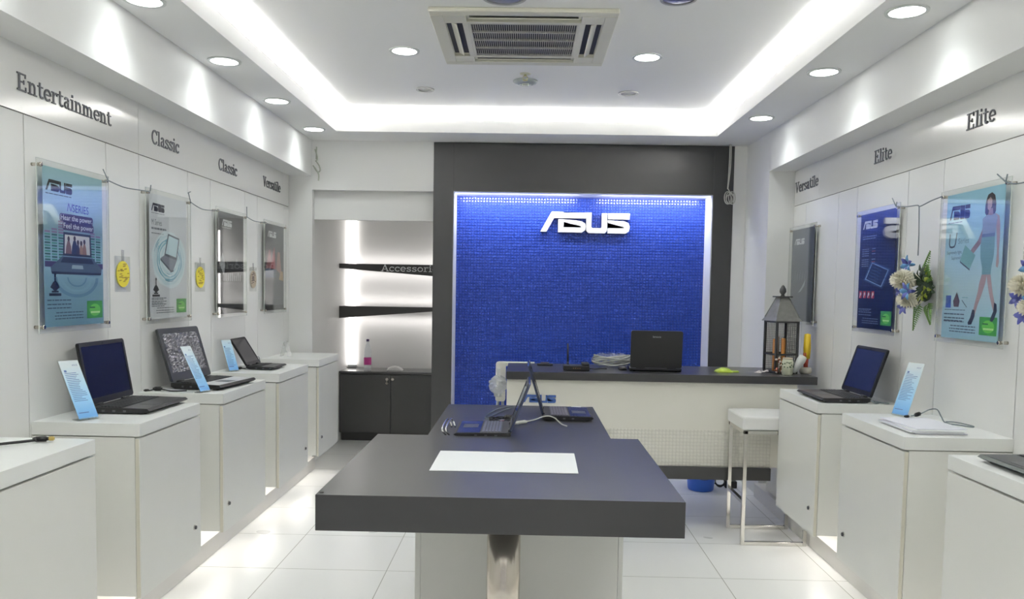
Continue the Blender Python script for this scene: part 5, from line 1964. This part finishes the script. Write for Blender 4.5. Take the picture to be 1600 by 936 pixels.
MB().lathe([(0.0, 0.0), (0.030, 0.0), (0.035, 0.008), (0.036, 0.085), (0.030, 0.105), (0.028, 0.108), (0.026, 0.1), (0.0, 0.095)], 24, 0, None, False).build('body', mat('jar_cream', (206, 208, 184), 0.3), jr)
mb = MB()
rnd = random.Random(5)
for k in range(34):
    a = rnd.uniform(0, 2 * PI)
    z = rnd.uniform(0.05, 0.085)
    c = Vector((0.0361 * math.cos(a), 0.0361 * math.sin(a), z))
    mb.ellipsoid(c, (0.004, 0.004, 0.005), 0, None, 8, 5)
mb.build('leaf_pattern', mat('jar_green', (88, 112, 84), 0.4), jr)
MB().lathe([(0.0, 0.112), (0.030, 0.112), (0.031, 0.104), (0.0, 0.104)], 24, 0, None, False).build('lid', mat('jar_lid', (206, 190, 170), 0.4), jr)
tag(jr, 'small cream jar with green leaves before the lantern', 'jar')
# white crumpled tissue, leaning
mb = MB()
Mq = Matrix.Translation((1.795, 5.30, ZC + 0.066)) @ Matrix.Rotation(math.radians(28), 4, 'Y')
mb.lathe([(0.0, -0.066), (0.012, -0.062), (0.020, -0.03), (0.030, 0.03), (0.026, 0.058), (0.016, 0.064), (0.0, 0.064)], 10, 0, Mq, False)
o = mb.build('spray_bottle', mat('porcelain_white', (216, 218, 214), 0.4))
tag(o, 'slanting white container leaning by the bowl on the counter', 'container')
vs = empty('incense_holder', (1.862, 5.36, ZC))
MB().lathe([(0.0, 0.0), (0.030, 0.0), (0.040, 0.012), (0.040, 0.034), (0.032, 0.044), (0.026, 0.045), (0.024, 0.036), (0.0, 0.034)], 24, 0, None, False).build('bowl', mat('bowl_cream', (196, 192, 180), 0.4), vs)
mb = MB()
rnd = random.Random(6)
for k in range(6):
    a = k * PI / 3
    mb.tube([(0.008 * math.cos(a), 0.008 * math.sin(a), 0.034), (0.014 * math.cos(a), 0.012 * math.sin(a), 0.14)], 0.006, 8, 0, False)
mb.build('red_sticks', mat('stick_red', (176, 74, 56), 0.5), vs)
mb = MB()
mb.lathe([(0.0, 0.10), (0.020, 0.10), (0.024, 0.17), (0.020, 0.262), (0.0, 0.268)], 18, 0, Matrix.Translation((0.006, 0.004, 0)), False)
mb.build('yellow_packet', mat('packet_yellow', (214, 182, 40), 0.45), vs)
tag(vs, 'cream bowl holding a tall yellow packet at the counter end', 'bowl')

# ================================================================== UNDER THE COUNTER
bu = empty('bucket', (1.365, 6.13, 0))
MB().lathe([(0.0, 0.0), (0.092, 0.0), (0.098, 0.012), (0.118, 0.25), (0.126, 0.252), (0.126, 0.266), (0.116, 0.266), (0.094, 0.014), (0.0, 0.012)], 32, 0, None, False).build('body', mat('bucket_blue', (52, 104, 206), 0.35), bu)
mb = MB()
mb.tube([(0.125 * math.cos(a), -0.128 * math.sin(a) * 0.95 - 0.0, 0.245 - 0.145 * math.sin(a)) for a in [PI * k / 10 for k in range(11)]], 0.0035, 8, sub=2)
mb.build('handle', mat('bucket_handle', (30, 60, 120), 0.4), bu)
tag(bu, 'blue plastic bucket on the floor under the counter', 'bucket')
ad = empty('power_adapter', (1.61, 6.20, 0))
MB().box(-0.045, 0.045, -0.03, 0.03, 0.0005, 0.055, 0, 0.006).build('body', BLACK, ad)
mb = MB()
for k in range(3):
    mb.tube([(-0.08 + 0.035 * math.cos(a), 0.01 + 0.01 * math.sin(a), 0.045 + (0.04 - 0.006 * k) * math.sin(a)) for a in [2 * PI * q / 12 for q in range(12)]], 0.004, 8, closed=True, sub=2)
mb.tube([(-0.04, 0, 0.03), (-0.08, 0, 0.01), (-0.16, 0.02, 0.06), (-0.2, 0.05, 0.12)], 0.004, 8)
mb.build('cord', BLACKM, ad)
tag(ad, 'black power adapter with coiled lead on the floor behind the stool', 'adapter')

# ================================================================== STOOL
st = empty('bar_stool', (1.505, 4.945, 0))
hx, hy = 0.185, 0.172
b_ = 0.011


def sq(mb, p, q, M=None):
    p, q = Vector(p), Vector(q)
    x0, x1 = min(p.x, q.x) - b_, max(p.x, q.x) + b_
    y0, y1 = min(p.y, q.y) - b_, max(p.y, q.y) + b_
    z0, z1 = min(p.z, q.z) - b_, max(p.z, q.z) + b_
    mb.box(x0, x1, y0, y1, z0, z1, 0, 0.0015)


for sy in (-1, 1):
    mb = MB()
    sq(mb, (-hx, sy * hy, 0.012), (-hx, sy * hy, 0.68))
    mb.build('leg', CHROME, st)
    mb = MB()
    sq(mb, (-hx + 2 * b_, sy * hy, 0.012), (hx - 2 * b_, sy * hy, 0.012))
    mb.build('floor_rail', CHROME, st)
    mb = MB()
    sq(mb, (hx, sy * hy, 0.012), (hx, sy * hy, 0.085))
    mb.build('rear_post', CHROME, st)
mb = MB()
sq(mb, (-hx, -hy + 2 * b_, 0.26), (-hx, hy - 2 * b_, 0.26))
mb.build('footrest', CHROME, st)
mb = MB()
for sy in (-1, 1):
    sq(mb, (-hx + 2 * b_, sy * hy, 0.681), (hx, sy * hy, 0.681))
sq(mb, (hx, -hy, 0.681), (hx, hy, 0.681))
sq(mb, (-hx, -hy, 0.681), (-hx, hy, 0.681))
mb.build('seat_frame', CHROME, st)
mb = MB()
mb.box(-hx - 0.022, hx + 0.004, -hy - 0.012, hy + 0.012, 0.693, 0.775, 0, 0.012)
mb.grid(lambda u, v: Vector((-hx - 0.012 + (2 * hx + 0.008) * u, -hy - 0.002 + (2 * hy + 0.004) * v, 0.774 + 0.012 * (math.sin(PI * u) * math.sin(PI * v)) ** 0.5)), 14, 14)
mb.build('cushion', mat('white_leather', (222, 222, 220), 0.35, bump=0.1, nscale=120), st)
tag(st, 'white cushioned bar stool with square chrome frame beside the counter', 'stool')
